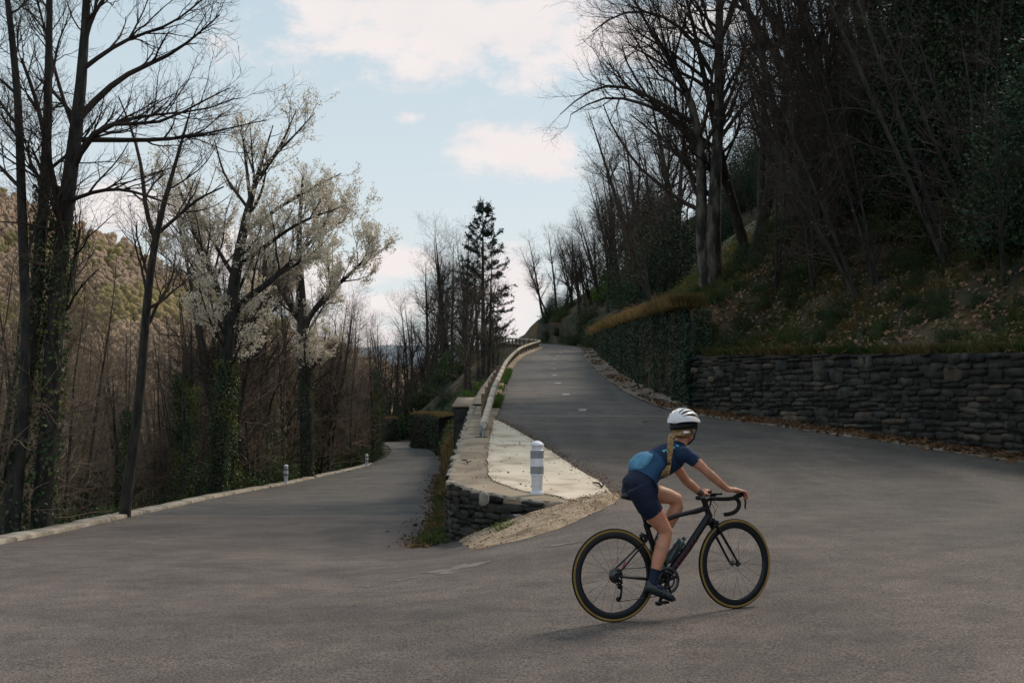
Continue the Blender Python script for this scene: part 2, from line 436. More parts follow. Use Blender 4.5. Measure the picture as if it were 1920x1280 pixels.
# ------------------------------------------------------------------ ground model
def curve(pts):
    p = np.array(pts, float)
    def f(y):
        y = np.asarray(y, float)
        return (np.interp(y - 1.2, p[:, 0], p[:, 1]) + 2 * np.interp(y, p[:, 0], p[:, 1]) + np.interp(y + 1.2, p[:, 0], p[:, 1])) / 4
    return f
def sstep(t):
    t = np.clip(t, 0, 1); return t * t * (3 - 2 * t)
_R = curve([(-12, 0.0), (6, 0.0), (8.5, 0.0), (12, .015), (15, .05), (17, .11), (18.5, .2), (25.1, .69), (37.9, 1.61), (98, 5.94), (115, 7.0), (135, 8.2), (150, 9.0), (175, 9.8)])
_L = curve([(-12, 0.0), (6, 0.0), (8.5, -.02), (12, -.22), (17, -.63), (22, -.93), (30, -1.33), (40, -1.72), (50, -2.12), (77, -2.98), (100, -3.34), (135, -3.5)])
def Hroad(x, y):
    x = np.asarray(x, float); y = np.asarray(y, float)
    wd = np.interp(y, [8, 17], [6, 2.1]); c = np.interp(y, [8, 17], [0, -0.05])
    w = sstep((x - (c - wd / 2)) / wd)
    w = np.where(y > 19.35, (x > -1.0).astype(float), w)
    return _R(y) * w + _L(y) * (1 - w) + .03 * np.clip(x - .76, -2.5, 6) * sstep((16.5 - y) / 7)
xl = curve([(-12, -5.2), (0, -6.3), (10, -7.4), (18, -8.15), (28.5, -9.25), (37, -9.7), (49.5, -9.8), (79, -10), (95, -10.4), (109, -11.5), (122, -13.2), (134, -16), (140, -18)])
xm1 = curve([(18.4, -1.2), (30, -1.75), (40, -2.45), (55, -3.4), (70, -4.25), (85, -5.0), (102, -6.2), (115, -7.4), (127, -9.2), (140, -12.5)])
xm2 = curve([(18.4, -1.05), (35, -1.2), (45, -1.1), (54, -.92), (78, .0), (92, 1.3), (98, 2.0), (103, 2.1), (107, 1.7), (111, .9), (145, -3.2), (165, -6.2)])
xra = curve([(17, -.98), (22, -.98), (26, -.75), (30, -.55), (35, -.45), (45, -.3), (54.7, -.15), (66, .25), (78, .78), (92, 2.1), (98, 2.72), (103, 2.7), (107, 2.4), (111, 1.7), (145, -2.2), (165, -5.2)])
xr = curve([(-12, 23.2), (8, 15.2), (15, 12.3), (22, 9.25), (28, 6.75), (31, 5.25), (33, 4.5), (37, 4.2), (42, 4.05), (54, 4.15), (76, 4.8), (95, 5.8), (105, 6.0), (115, 5.6), (128, 3.6), (138, 1.2), (150, -1), (165, -4)])
def xw_(y):
    y = np.asarray(y, float)
    a = 5.3 + (33 - y) * 0.418
    b = np.interp(y, [33, 42, 51, 70, 85, 92, 95, 105, 115, 128, 138, 150, 165], [5.3, 5.12, 5.1, 5.7, 6.4, 6.65, 7.2, 7.2, 6.5, 4.4, 1.9, -.2, -3.2])
    return np.where(y < 33, a, b)
def zt(y):
    return np.interp(np.asarray(y, float), [-12, 8, 22, 32.9, 33.2, 34.2, 40, 51, 70, 85, 92, 95, 105, 115, 135, 142, 150, 165],
                     [2.0, 2.25, 2.48, 2.83, 2.9, 4.36, 4.55, 4.96, 5.8, 6.5, 6.7, 6.1, 8.4, 9.8, 10.9, 9.6, 9.2, 9.6])
_go = np.array([0, .6, 1.3, 2.2, 3.2, 4.5, 6, 8, 10.5, 14, 19, 26, 36, 50, 75, 110])
_gz = np.array([0, .2, .55, 1.2, 2.0, 2.95, 3.9, 5.2, 7.0, 9.6, 13.5, 19, 27, 38, 55, 70.])
_do = np.array([0.5, 1.2, 2.2, 3.5, 5, 7, 10, 14, 20, 28, 38, 50, 70, 100, 150, 250, 400])
_dz = np.array([-.12, -.45, -1.0, -1.7, -2.5, -3.5, -5.2, -7.4, -10.4, -14, -17.5, -20.5, -24, -28, -31, -33, -34.])
ys = np.concatenate([np.arange(-10, 16, 1.0), np.arange(16, 60, 0.5), np.arange(60, 166, 1.0)])
def build_terrain():
    rows = []
    for y in ys:
        X = []; Z = []
        l, L0 = float(xl(y)), float(_L(y))
        fade = float(np.interp(y, [-10, 0, 200], [1, 1, 1]))
        for o, dz in zip(_do[::-1], _dz[::-1]):
            x = l - o
            n = vnoise(x, y, .35, 3) * min(.5, .06 * o) + vnoise(x, y, .05, 2) * min(2.5, .03 * o)
            X.append(x); Z.append(L0 + dz + float(n))
        X += [l, l + .05]; Z += [L0 - .1] * 2
        if y < 19.35:
            a = b = -1.0
            for t in (.25, .5, .75):
                x = l + (a - l) * t; X.append(x); Z.append(float(Hroad(x, y)) - .1)
            X += [a] * 8; Z += [float(Hroad(a, y)) - .1] * 8
        else:
            a, b = float(xm1(y)), float(xm2(y))
            for t in (.25, .5, .75):
                X.append(l + (a - l) * t); Z.append(L0 - .1)
            R0 = float(_R(y))
            f = float(sstep((y - 36) / 10))
            prof = np.array([0, .03, .1, .2, .45, .72, .95, 1.0])
            hz1 = np.array([0, .0, .01, .02, .04, .06, .08, .985])         # wall leg: flat verge then vertical
            hz2 = np.array([0, .22, .30, .36, .55, .74, .86, .93])         # bank leg
            for t, h1, h2 in zip(prof, hz1, hz2):
                x = a + (b - a) * t
                h = h1 * (1 - f) + h2 * f
                n = float(vnoise(x, y, .5, 3)) * .25 * f * (0 < t < 1)
                X.append(x); Z.append(L0 - .03 + (R0 - .1 - L0) * h + n)
        r = float(xr(y)); s0 = max(X[-1], float(xra(y)) if y > 19.35 else X[-1])
        for t in (.15, .4, .7, .95):
            x = s0 + (r - s0) * t; X.append(x); Z.append(float(Hroad(x, y)) - .1)
        w = float(xw_(y)); R0 = float(_R(y)); top = float(zt(y))
        X += [r + .02, w, w + .12 + .25 * (y > 92)]; Z += [R0 - .03, R0 - .05, top]
        fd = float(np.interp(y, [134, 152], [1, .0]))
        for o, g in zip(_go[1:], _gz[1:]):
            oo = o / (.92 if y < 33 else 1.0)
            x = w + .12 + oo
            n = float(vnoise(x, y, .45, 4)) * min(.55, .3 * o) + float(vnoise(x, y, .09, 3)) * min(2.0, .12 * o)
            X.append(x); Z.append(top + g * fd - (1 - fd) * o * .3 + n)
        rows.append(np.stack([X, np.full(len(X), y), Z], 1))
    G = np.array(rows); m, n = G.shape[:2]
    i = np.arange(m - 1)[:, None] * n; j = np.arange(n - 1)[None, :]
    F = np.stack([i + j, i + j + 1, i + n + j + 1, i + n + j], -1).reshape(-1, 4)
    o = mesh('terrain', G.reshape(-1, 3), F, M['soil'], smooth=True)
    tag(o, 'wooded hillside and banks round the hairpin', kind='structure')
    return o, G.reshape(-1, 3), F
terrain, TV, TF = build_terrain()
BVH = BVHTree.FromPolygons([tuple(v) for v in TV], [tuple(f) for f in TF])
def gz(x, y):
    h = BVH.ray_cast(Vector((float(x), float(y), 200.0)), Vector((0, 0, -1)))
    return h[0].z if h[0] is not None else -32.0
def gpx(px, py):
    """ground point seen at a photo position"""
    d = ray(px, py)
    h = BVH.ray_cast(Vector((0, 0, CAMZ)), Vector(d))
    return np.array(h[0]) if h[0] is not None else None
# broad valley floor to the horizon
mesh('valley_floor', [(-4000, -1500, -34.5), (4000, -1500, -34.5), (4000, 6000, -34.5), (-4000, 6000, -34.5)], np.array([[0, 1, 2, 3]]), M['valley'])
tag(bpy.data.objects['valley_floor'], kind='structure')

# ------------------------------------------------------------------ roads
def strip(rows_y, xa, xb, n, zf, dz=0.0):
    V = []
    for y in rows_y:
        a, b = float(xa(y)), float(xb(y))
        x = np.linspace(a, b, n); V.append(np.stack([x, np.full(n, y), zf(x, np.full(n, y)) + dz], 1))
    V = np.array(V); m = len(rows_y)
    i = np.arange(m - 1)[:, None] * n; j = np.arange(n - 1)[None, :]
    F = np.stack([i + j, i + j + 1, i + n + j + 1, i + n + j], -1).reshape(-1, 4)
    return V.reshape(-1, 3), F
yj = np.concatenate([np.arange(-10, 19.2, .4), [19.3]])
b = MB()
b.add(*strip(yj, xl, lambda y: -1.0, 26, Hroad))
b.add(*strip(yj, lambda y: -1.0, xr, 50, Hroad))
b.build('road', M['asphalt'])
tag(bpy.data.objects['road'], 'hairpin junction of worn asphalt', kind='structure')
yl = np.concatenate([[19.3], np.arange(20, 139, 1.0)])
V, F = strip(yl, xl, xm1, 10, lambda x, y: _L(y)); mesh('road', V, F, M['asphalt'], smooth=True)
tag(bpy.data.objects['road.001'], 'lower road leaving to the left', kind='structure')
yr_ = np.concatenate([[19.3], np.arange(20, 160, 1.0)])
V, F = strip(yr_, xra, xr, 12, lambda x, y: _R(y)); mesh('road', V, F, M['asphalt'], smooth=True)
tag(bpy.data.objects['road.002'], 'upper road climbing to the right', kind='structure')

# kerb along the valley side of the lower road: separate stones end to end
kerb = empty('kerb', (0, 0, 0)); tag(kerb, 'pale concrete kerb along the valley edge of the road', kind='structure')
y = 3.0; k = 0
while y < 79.5:
    ln = 2.0 if y < 30 else 3.0
    yy = np.linspace(y, y + ln - .015, 5)
    bb = MB(); V = []
    for q in yy:
        x, z = float(xl(q)), float(_L(q))
        wob = .02 * float(vnoise(x, q, 1.7)); w = .34 + .03 * float(vnoise(x, q * 2, .9))
        top = .075 + .02 * float(vnoise(x, q, 2.3))
        for dx, dz in ((.05, -.1), (.045 + wob, top - .02), (.02 + wob, top), (-w, top + .015), (-w - .03, -.5)):
            V.append((x + dx, q, z + dz))
    F = [np.array([[i * 5 + j, i * 5 + j + 1, (i + 1) * 5 + j + 1, (i + 1) * 5 + j] for i in range(4) for j in range(4)])]
    F += [np.array([[0, 1, 2, 3, 4]]), np.array([[24, 23, 22, 21, 20]])]
    o = mesh('kerb_stone', V, F, M['kerb'], kerb)
    y += ln; k += 1

# centre dashes of the upper road
lm = empty('road_marking', (0, 0, 0)); tag(lm, 'short white dashes along the middle of the upper road', kind='structure')
for (px, D) in ((1092, 33.3), (1061, 40), (1046, 46.6), (1040, 53), (1038, 59.5), (1037.5, 66), (1040, 72.5), (1045, 79), (1052, 85.5), (1060, 92)):
    x = at(px, 640, D)[0]
    dx = .03
    V = []
    for q in (D - .38, D, D + .38):
        for s in (-.12, .12): V.append((x + s + dx * (q - D) + .01 * random.uniform(-1, 1), q, float(_R(q)) + .004))
    mesh('dash', V, np.array([[0, 1, 3, 2], [2, 3, 5, 4]]), M['paint'], lm)

# gutter strip below the ivy wall (cracked concrete and dirt)
yg = np.arange(31.6, 92, .6)
V = []
for q in yg:
    a, w = float(xr(q)), float(xw_(q))
    nz = float(vnoise(a, q, 1.1))
    a2 = a + .1 * nz + .04
    t = np.linspace(0, 1, 6)
    zz = _R(q) + np.array([.006, .012, .03, -.03, .07, .10]) + .012 * float(vnoise(q, 3, 2.2))
    V.append(np.stack([a2 + (w - a2) * t, np.full(6, q), zz], 1))
V = np.array(V); n = 6; m = len(yg)
i = np.arange(m - 1)[:, None] * n; j = np.arange(n - 1)[None, :]
F = np.stack([i + j, i + j + 1, i + n + j + 1, i + n + j], -1).reshape(-1, 4)
mesh('gutter', V.reshape(-1, 3), F, M['gutter'], smooth=False); tag(bpy.data.objects['gutter'], kind='structure')
# verge strip under the stone wall
yg = np.arange(0, 33.2, .7); V = []
for q in yg:
    a, w = float(xr(q)), float(xw_(q)); t = np.linspace(0, 1, 4)
    V.append(np.stack([a + .1 * float(vnoise(a, q, 1.3)) + (w + .05 - a) * t, np.full(4, q), _R(q) + np.array([.005, .025, .05, .08])], 1))
V = np.array(V); n = 4; m = len(yg)
i = np.arange(m - 1)[:, None] * n; j = np.arange(n - 1)[None, :]
F = np.stack([i + j, i + j + 1, i + n + j + 1, i + n + j], -1).reshape(-1, 4)
mesh('verge', V.reshape(-1, 3), F, M['gutter'], smooth=True); tag(bpy.data.objects['verge'], kind='structure')

# ------------------------------------------------------------------ the concrete nose between the two legs
def plat_z(y): return float(_R(y)) + .035
edge_px = [(925, 783), (950, 795), (985, 815), (1015, 833), (1050, 856), (1085, 880), (1118, 897), (1140, 912), (1152, 925), (1146, 937)]
def onR(px, py):
    d = ray(px, py); o = np.array([0, 0, CAMZ]); t0, t1 = 5.0, 150.0
    for _ in range(60):
        tm = (t0 + t1) / 2; p = o + d * tm
        if p[2] > _R(p[1]) + .035: t0 = tm
        else: t1 = tm
    return o + d * t1
E = [onR(*p) for p in edge_px]
front = [onR(*p) for p in [(1110, 942), (1060, 941), (1000, 935), (950, 928), (905, 919), (870, 909), (850, 902), (843, 893)]]
left = [(-1.06, y) for y in (19.3, 21, 23, 25, 27, 29, 31, 33, 34.5)]
rightup = [(float(xra(y)) + .12, y) for y in (36, 33.5, 31.2)]
ring = [(p[0], p[1]) for p in E] + [(p[0], p[1]) for p in front] + left + rightup
# fine outline
out = []
for k in range(len(ring)):
    p, q = np.array(ring[k]), np.array(ring[(k + 1) % len(ring)])
    n = max(1, int(np.linalg.norm(q - p) / .18))
    for s in range(n):
        w = p + (q - p) * s / n
        if k < len(E): w = w + .05 * np.array([float(vnoise(w[0], w[1], 3.0)), float(vnoise(w[1], w[0], 3.3))])
        out.append(w)
def slab(name, ring, m, dz, thick, parent=None):
    """irregular slab following the road gradient: triangulated top and a skirt"""
    bm = bmesh.new()
    vs = [bm.verts.new((p[0], p[1], float(_R(p[1])) + dz)) for p in ring]
    es = [bm.edges.new((vs[i], vs[(i + 1) % len(vs)])) for i in range(len(vs))]
    bmesh.ops.triangle_fill(bm, edges=es, use_beauty=True)
    for f in bm.faces:
        if f.normal.z < 0: f.normal_flip()
    r = bmesh.ops.extrude_edge_only(bm, edges=[e for e in bm.edges if e.is_boundary])
    for v in [g for g in r['geom'] if isinstance(g, bmesh.types.BMVert)]: v.co.z -= thick
    bmesh.ops.recalc_face_normals(bm, faces=bm.faces)
    me = bpy.data.meshes.new(name); bm.to_mesh(me); bm.free(); me.materials.append(m)
    return ob(name, me, parent)
plat = slab('pavement', out, M['cement'], .03, .12)
tag(plat, 'tan cement apron on the nose of the hairpin', kind='structure')
pale_px = [(926, 786), (950, 797), (985, 817), (1015, 835), (1050, 858), (1083, 881), (1114, 898), (1137, 914), (1147, 925), (1138, 934), (1112, 936), (1085, 939),
           (1062, 936), (1040, 929), (1010, 925), (985, 922), (965, 917), (945, 909), (925, 901), (916, 893), (917, 880), (914, 865), (917, 840), (921, 815), (924, 800)]
pr = [onR(*p) for p in pale_px]; fine = []
for k in range(len(pr)):
    p, q = pr[k][:2], pr[(k + 1) % len(pr)][:2]; n = max(1, int(np.linalg.norm(q - p) / .12))
    for s in range(n):
        w = p + (q - p) * s / n
        fine.append(w + .035 * np.array([float(vnoise(w[0], w[1], 5)), float(vnoise(w[1], w[0], 5.3))]))
sl = slab('pavement', fine, M['concrete'], .052, .02)
tag(sl, 'pale poured concrete slab on the nose of the hairpin', kind='structure')

# dirt ramp at the foot of the nose
grid_px = [[(885, 1030), (905, 1028), (925, 1022), (960, 1015), (1000, 1006), (1045, 992), (1085, 976), (1115, 962), (1150, 946), (1165, 934)],
           [(868, 1018), (895, 1012), (920, 1003), (952, 996), (990, 986), (1030, 972), (1065, 960), (1100, 949), (1140, 938), (1158, 926)],
           [(842, 1010), (890, 1000), (912, 994), (945, 984), (985, 971), (1022, 958), (1060, 946), (1095, 939), (1128, 932), (1150, 920)]]
def onH(px, py, dz=0.0):
    d = ray(px, py); o = np.array([0, 0, CAMZ]); t0, t1 = 3.0, 60.0
    for _ in range(60):
        tm = (t0 + t1) / 2; p = o + d * tm
        if p[2] > Hroad(p[0], p[1]) + dz: t0 = tm
        else: t1 = tm
    return o + d * t1
gv = []
for r, row in enumerate(grid_px):
    for p in row:
        q = onH(*p); gv.append(q)
gv = np.array(gv).reshape(3, 10, 3)
# subdivide
us = np.linspace(0, 9, 70); vs_ = np.linspace(0, 2, 16); Vg = []
for v in vs_:
    a = int(min(v, 1.999)); fv = v - a
    rowp = gv[a] * (1 - fv) + gv[a + 1] * fv
    pts = np.stack([np.interp(us, np.arange(10), rowp[:, c]) for c in range(3)], 1)
    pts[:, 0] += .05 * vnoise(pts[:, 0], pts[:, 1], 3.5); pts[:, 1] += .12 * vnoise(pts[:, 1], pts[:, 0], 2.5)
    pts[:, 2] = Hroad(pts[:, 0], pts[:, 1]) + .004 + .07 * math.sin(math.pi * min(1, v / 2 * .75)) * (1 + .6 * vnoise(pts[:, 0], pts[:, 1], 4)) * sstep((us) / .8) * sstep((9 - us) / .8)
    Vg.append(pts)
Vg = np.array(Vg); n = 70
i = np.arange(15)[:, None] * n; j = np.arange(n - 1)[None, :]
F = np.stack([i + j, i + j + 1, i + n + j + 1, i + n + j], -1).reshape(-1, 4)
tag(mesh('dirt_ramp', Vg.reshape(-1, 3), F, M['gravel'], smooth=True), 'sandy ramp of grit below the hairpin nose', kind='structure')

# light scrapes in the asphalt in front of the nose
sc = empty('road_scrape', (0, 0, 0)); tag(sc, 'pale scrapes worn in the asphalt', kind='structure')
for (px, py, lx, ly, ang) in ((860, 1064, .40, .085, .55), (838, 1074, .13, .04, .4), (745, 1088, .11, .02, .3), (692, 1099, .13, .015, .3), (1062, 1019, .24, .035, .1), (775, 1083, .06, .02, .2)):
    c = onH(px, py); n = 44; V = []
    for k in range(n):
        a = 2 * math.pi * k / n; r = 1 + .75 * float(vnoise(k * 1.1, px, .9))
        u, v = lx * r * math.cos(a), ly * r * math.sin(a) * 2.2
        x, y2 = c[0] + u * math.cos(ang) - v * math.sin(ang), c[1] + u * math.sin(ang) * 1.4 + v * math.cos(ang)
        V.append((x, y2, float(Hroad(x, y2)) + .004))
    V.append((c[0], c[1], float(Hroad(c[0], c[1])) + .005))
    mesh('scrape', V, np.array([[k, (k + 1) % n, n] for k in range(n)]), M['scuff'], sc)

# ------------------------------------------------------------------ stone walls
def stone_variants(nv, seed, mt):
    r = np.random.default_rng(seed); out = []
    for k in range(nv):
        n = 10
        a = np.linspace(0, 2 * np.pi, n, endpoint=False) + r.uniform(-.22, .22, n)
        c, s = np.cos(a), np.sin(a)
        rad = 1 / np.maximum(np.abs(c) ** 7 + np.abs(s) ** 7, 1e-6) ** (1 / 7)          # rounded square
        rad *= r.uniform(.84, 1.04, n)
        O = np.stack([c * rad * .5, s * rad * .5], 1)
        back = np.stack([O[:, 0] * .98, np.full(n, 0.5), O[:, 1] * .98], 1)
        mid = np.stack([O[:, 0], np.full(n, -.34) + r.uniform(-.06, .06, n), O[:, 1]], 1)
        fr = np.stack([O[:, 0] * r.uniform(.88, .98, n), np.full(n, -.47) + r.uniform(-.10, .08, n), O[:, 1] * r.uniform(.84, .96, n)], 1)
        V = np.concatenate([back, mid, fr, [[r.uniform(-.1, .1), -.5, r.uniform(-.1, .1)]]])
        F4 = [[i + b_, (i + 1) % n + b_, (i + 1) % n + b_ + n, i + b_ + n] for b_ in (0, n) for i in range(n)]
        F3 = [[2 * n + i, 2 * n + (i + 1) % n, 3 * n] for i in range(n)]
        out.append(me_from('stone', V, [np.array(F4), np.array(F3)], mt))
    return out
SV = stone_variants(10, 1, M['stone']); SVp = stone_variants(3, 2, M['stone_pale']); SVr = stone_variants(3, 4, M['stone_rust'])
def lay_wall(parent, path, botf, topf, hmin, hmax, wmin, wmax, depth, limit, seed, pale=.03, rust=.06, seen=None):
    """path: list of (x,y); stones laid in uneven courses along it, facing the left of travel... ; returns stones"""
    r = np.random.default_rng(seed)
    P = np.array(path, float); seg = np.linalg.norm(np.diff(P, axis=0), axis=1); S = np.concatenate([[0], np.cumsum(seg)])
    items = []
    z0 = min(botf(s) for s in np.linspace(0, S[-1], 30)) - .1
    zmax = max(topf(s) for s in np.linspace(0, S[-1], 30))
    z = z0
    while z < zmax:
        h = r.uniform(hmin, hmax); s = -r.uniform(0, wmax)
        while s < S[-1]:
            w = r.uniform(wmin, wmax) * (1.35 if r.random() < .15 else 1)
            hh = h * (1.75 if r.random() < .13 else 1)
            sc_ = s + w / 2
            if 0 < sc_ < S[-1]:
                zb, ztop = botf(sc_), topf(sc_)
                c = z + h / 2 + r.uniform(-.03, .03)
                hh = hh * r.uniform(.80, 1.16)
                if c + hh / 2 > ztop: hh = min(hh, max(.04, 2 * (ztop - c)))
                if c - hh / 2 > zb - h * .9 and c + hh * .3 < ztop:
                    x = np.interp(sc_, S, P[:, 0]); y_ = np.interp(sc_, S, P[:, 1])
                    k = min(np.searchsorted(S, sc_, side='right') - 1, len(seg) - 1)
                    d = (P[k + 1] - P[k]) / seg[k]
                    items.append((x, y_, c, math.atan2(d[1], d[0]), w * r.uniform(.97, 1.06), hh, depth * r.uniform(.8, 1.25)))
            s += w
        z += h
    items.sort(key=lambda t: -(t[4] * t[5]) / (t[0] ** 2 + t[1] ** 2) * (1 if seen is None or seen(t) else .001))
    rest = MB()
    for k, (x, y_, c, a, w, h, d) in enumerate(items):
        q = r.random()
        pool = SVp if q < pale else (SVr if q < pale + rust else SV)
        me = pool[r.integers(len(pool))]
        if k < limit:
            o = ob('stone', me, parent, (x, y_, c)); o.rotation_euler = (r.uniform(-.03, .03), r.uniform(-.07, .07), a); o.scale = (w, d, h)
        else:
            V = np.array([v.co[:] for v in SV[0].vertices]) * (w, d, h)
            ca, sa = math.cos(a), math.sin(a)
            V = np.stack([V[:, 0] * ca - V[:, 1] * sa + x, V[:, 0] * sa + V[:, 1] * ca + y_, V[:, 2] + c], 1)
            rest.add(V, [np.array([p.vertices[:] for p in SV[0].polygons if len(p.vertices) == 4]), np.array([p.vertices[:] for p in SV[0].polygons if len(p.vertices) == 3])])
    if rest.n:
        o = rest.build('small_stones', M['stone'], parent, smooth=False); o['kind'] = 'stuff'
    return items
# big retaining wall on the right: travel direction so that local -Y faces the road
sw = empty('stone_wall', (0, 0, 0), label='long dark dry stone retaining wall under the leafy bank on the right', cat='wall')
sw['kind'] = 'thing'
wy = np.linspace(33.0, 15.0, 10); path = [(float(xw_(q)) - .02, q) for q in wy]
Sw = np.concatenate([[0], np.cumsum(np.linalg.norm(np.diff(np.array(path), axis=0), axis=1))])
fy = lambda s: float(np.interp(s, Sw, wy))
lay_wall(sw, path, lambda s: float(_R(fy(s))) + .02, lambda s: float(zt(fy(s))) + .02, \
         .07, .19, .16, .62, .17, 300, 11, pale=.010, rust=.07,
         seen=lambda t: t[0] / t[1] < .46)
cb = MB(); V = []
for q in np.linspace(33.25, 2, 40):
    x = float(xw_(q)); z0, z1 = float(_R(q)) - .3, float(zt(q)) - .03
    V += [(x - .055, q, z0), (x - .04, q, z1), (x + .5, q + .2, z1), (x + .5, q + .2, z0)]
m = 40; F = np.array([[i * 4 + j, i * 4 + (j + 1) % 4, (i + 1) * 4 + (j + 1) % 4, (i + 1) * 4 + j] for i in range(m - 1) for j in range(4)])
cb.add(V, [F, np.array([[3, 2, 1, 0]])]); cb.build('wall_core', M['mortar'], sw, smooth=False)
# nose wall
nw = empty('stone_wall', (0, 0, 0), label='low dark stone wall holding up the concrete nose between the two roads', cat='wall')
nw['kind'] = 'thing'
fp = [(float(xm2(q)) - .05, q) for q in (35.1, 32, 29, 26, 23.5, 21.5)] + [(-1.08, 19.6)] + [(p[0], p[1]) for p in front[::-1]] + [(E[-1][0] - .25, E[-1][1] - .02)]
P = np.array(fp); Sn = np.concatenate([[0], np.cumsum(np.linalg.norm(np.diff(P, axis=0), axis=1))])
fxy = lambda s: (np.interp(s, Sn, P[:, 0]), np.interp(s, Sn, P[:, 1]))
nb = lambda s: float(Hroad(fxy(s)[0] - .1, min(fxy(s)[1] - .1, 18.3 if fxy(s)[0] > -1.0 else 99))) if fxy(s)[0] > -1.0 else float(_L(fxy(s)[1]))
lay_wall(nw, fp, nb, lambda s: float(_R(fxy(s)[1])) + .0, \
         .05, .12, .16, .55, .12, 260, 21, pale=.012, rust=.05)
# pale block set in the top course
o = ob('stone', SVp[0], nw, tuple(at(908, 934, 17.25))); o.scale = (.16, .20, .22); o['label'] = 'pale squared block in the top course'
# core and cap stones along the left edge
V = []; pth = [(-1.04, y) for y in np.linspace(48, 20, 20)] + [(p[0], p[1]) for p in front[::-1]] + [(E[-1][0] - .3, E[-1][1])]
for k, (x, y_) in enumerate(pth):
    if y_ > 19.5: x = float(xm2(y_)) + .02
    zb = float(_L(y_)) - .4 if y_ > 19 else float(Hroad(x, min(y_, 18))) - .6
    nx, ny = (.35, 0) if y_ > 19.4 else (.12, .35)
    V += [(x + .05 * (nx > .2), y_ + .05 * (ny > .2), zb), (x + .05 * (nx > .2), y_ + .05 * (ny > .2), float(_R(y_)) - .02), (x + nx, y_ + ny, float(_R(y_ + ny)) - .02), (x + nx, y_ + ny, zb)]
m = len(pth); F = np.array([[i * 4 + j, (i + 1) * 4 + j, (i + 1) * 4 + (j + 1) % 4, i * 4 + (j + 1) % 4] for i in range(m - 1) for j in range(4)])
mesh('wall_core', V, [F, np.array([[0, 1, 2, 3]])], M['mortar'], nw)
yy = 18.7
CV = stone_variants(5, 9, M['kerb'])
while yy < 44:
    ln = random.uniform(.14, .34)
    x = float(xm2(yy)) if yy > 19.5 else -1.03
    o = ob('cap_stone', CV[random.randrange(5)], nw, (x + .03 + random.uniform(-.03, .03), yy + ln / 2, float(_R(yy)) + .012))
    o.rotation_euler = (math.pi / 2, 0, 0); o.rotation_euler = (RAD(-90), 0, random.uniform(-.15, .15)); o.scale = (random.uniform(.12, .22), .06, ln * .96)
    yy += ln
for k in range(len(front) - 3):
    p, q = front[k + 1], front[k + 2]
    for s in (.25, .75):
        w = p + (q - p) * s
        o = ob('cap_stone', CV[(k + int(s * 4)) % 5], nw, (w[0], w[1] + .06, float(_R(w[1])) + .006)); o.rotation_euler = (RAD(-90), 0, math.atan2(q[1] - p[1], q[0] - p[0]) + math.pi)
        o.scale = (np.linalg.norm(q - p) * .5, .05, .12)
# cap strip of cement along the wall beyond the nose, up to the rail
V = []; yc = np.arange(34.4, 100, 1.0)
for q in yc:
    a, b2 = float(xm2(q)), max(float(xra(q)), float(xm2(q)) + .3)
    for x, dz in ((a, -.3), (a, .09), (b2 - .03, .09), (b2 + .0, -.02)): V.append((x, q, float(_R(q)) + dz))
F = np.array([[i * 4 + j, i * 4 + j + 1, (i + 1) * 4 + j + 1, (i + 1) * 4 + j] for i in range(len(yc) - 1) for j in range(3)])
tag(mesh('kerb', V, F, M['cement']), 'cement coping under the guard rail', kind='structure')
# concrete buttress standing out from the wall
bt = MB()
for (x0, x1, y0, y1, z0, z1) in ((-1.80, -1.16, 35.2, 38.6, -3.0, float(_R(35.3)) - .02),):
    V = [(x0, y0, z0), (x1, y0, z0), (x1, y1, z0), (x0, y1, z0), (x0, y0, z1 - .06), (x1, y0, z1 - .06), (x1, y1, z1 + .18), (x0, y1, z1 + .18)]
    bt.add(V, np.array([[0, 3, 2, 1], [0, 1, 5, 4], [1, 2, 6, 5], [2, 3, 7, 6], [3, 0, 4, 7]]))
    bt.add([(x0 - .05, y0 - .05, z1 - .057), (x1, y0 - .05, z1 - .057), (x1, y1, z1 + .19), (x0 - .05, y1, z1 + .19), (x0 - .05, y0 - .05, z1 + .0), (x1, y0 - .05, z1 + .0), (x1, y1, z1 + .25), (x0 - .05, y1, z1 + .25)],
           np.array([[0, 1, 5, 4], [4, 5, 6, 7], [3, 0, 4, 7], [0, 3, 2, 1]]))
be = empty('buttress', (0, 0, 0), label='square dark concrete buttress beside the start of the log rail', cat='buttress')
bo = bt.build('pillar', M['mortar'], be, smooth=False)
bo.data.materials.append(M['cement'])
for p in bo.data.polygons[5:]: p.material_index = 1

def mossy_wall(pts, z0, z1, label, n, seed):
    root = empty('mossy_wall', (0, 0, 0), label=label, cat='wall'); root['kind'] = 'thing'
    P = np.array(pts, float); nrm_ = []
    V = []
    for k in range(len(P)):
        d = P[min(k + 1, len(P) - 1)] - P[max(k - 1, 0)]; d = d / np.linalg.norm(d); q = np.array([-d[1], d[0]]); nrm_.append(q)
        V += [(*P[k], z0), (*P[k], z1), (*(P[k] - q * 1.6), z1 + .3), (*(P[k] - q * 1.6), z0)]
    m = len(P); F = np.array([[i * 4 + j, i * 4 + (j + 1) % 4, (i + 1) * 4 + (j + 1) % 4, (i + 1) * 4 + j] for i in range(m - 1) for j in range(4)])
    mesh('wall_core', V, [F, np.array([[0, 1, 2, 3]]), np.array([[m * 4 - 1, m * 4 - 2, m * 4 - 3, m * 4 - 4]])], M['mortar'], root)
    return root, P, np.array(nrm_), z0, z1, n, seed
MW = [mossy_wall([(-6.3, 98), (-7.0, 106), (-8.0, 113), (-10.4, 117)], -3.9, -.06, 'low mossy wall at the inner side of the bend of the lower road', 5200, 1),
      mossy_wall([(-13.6, 137), (-15.8, 134.5), (-20, 131)], -4.0, -.9, 'dark mossy wall across the far end of the lower road', 3000, 2)]
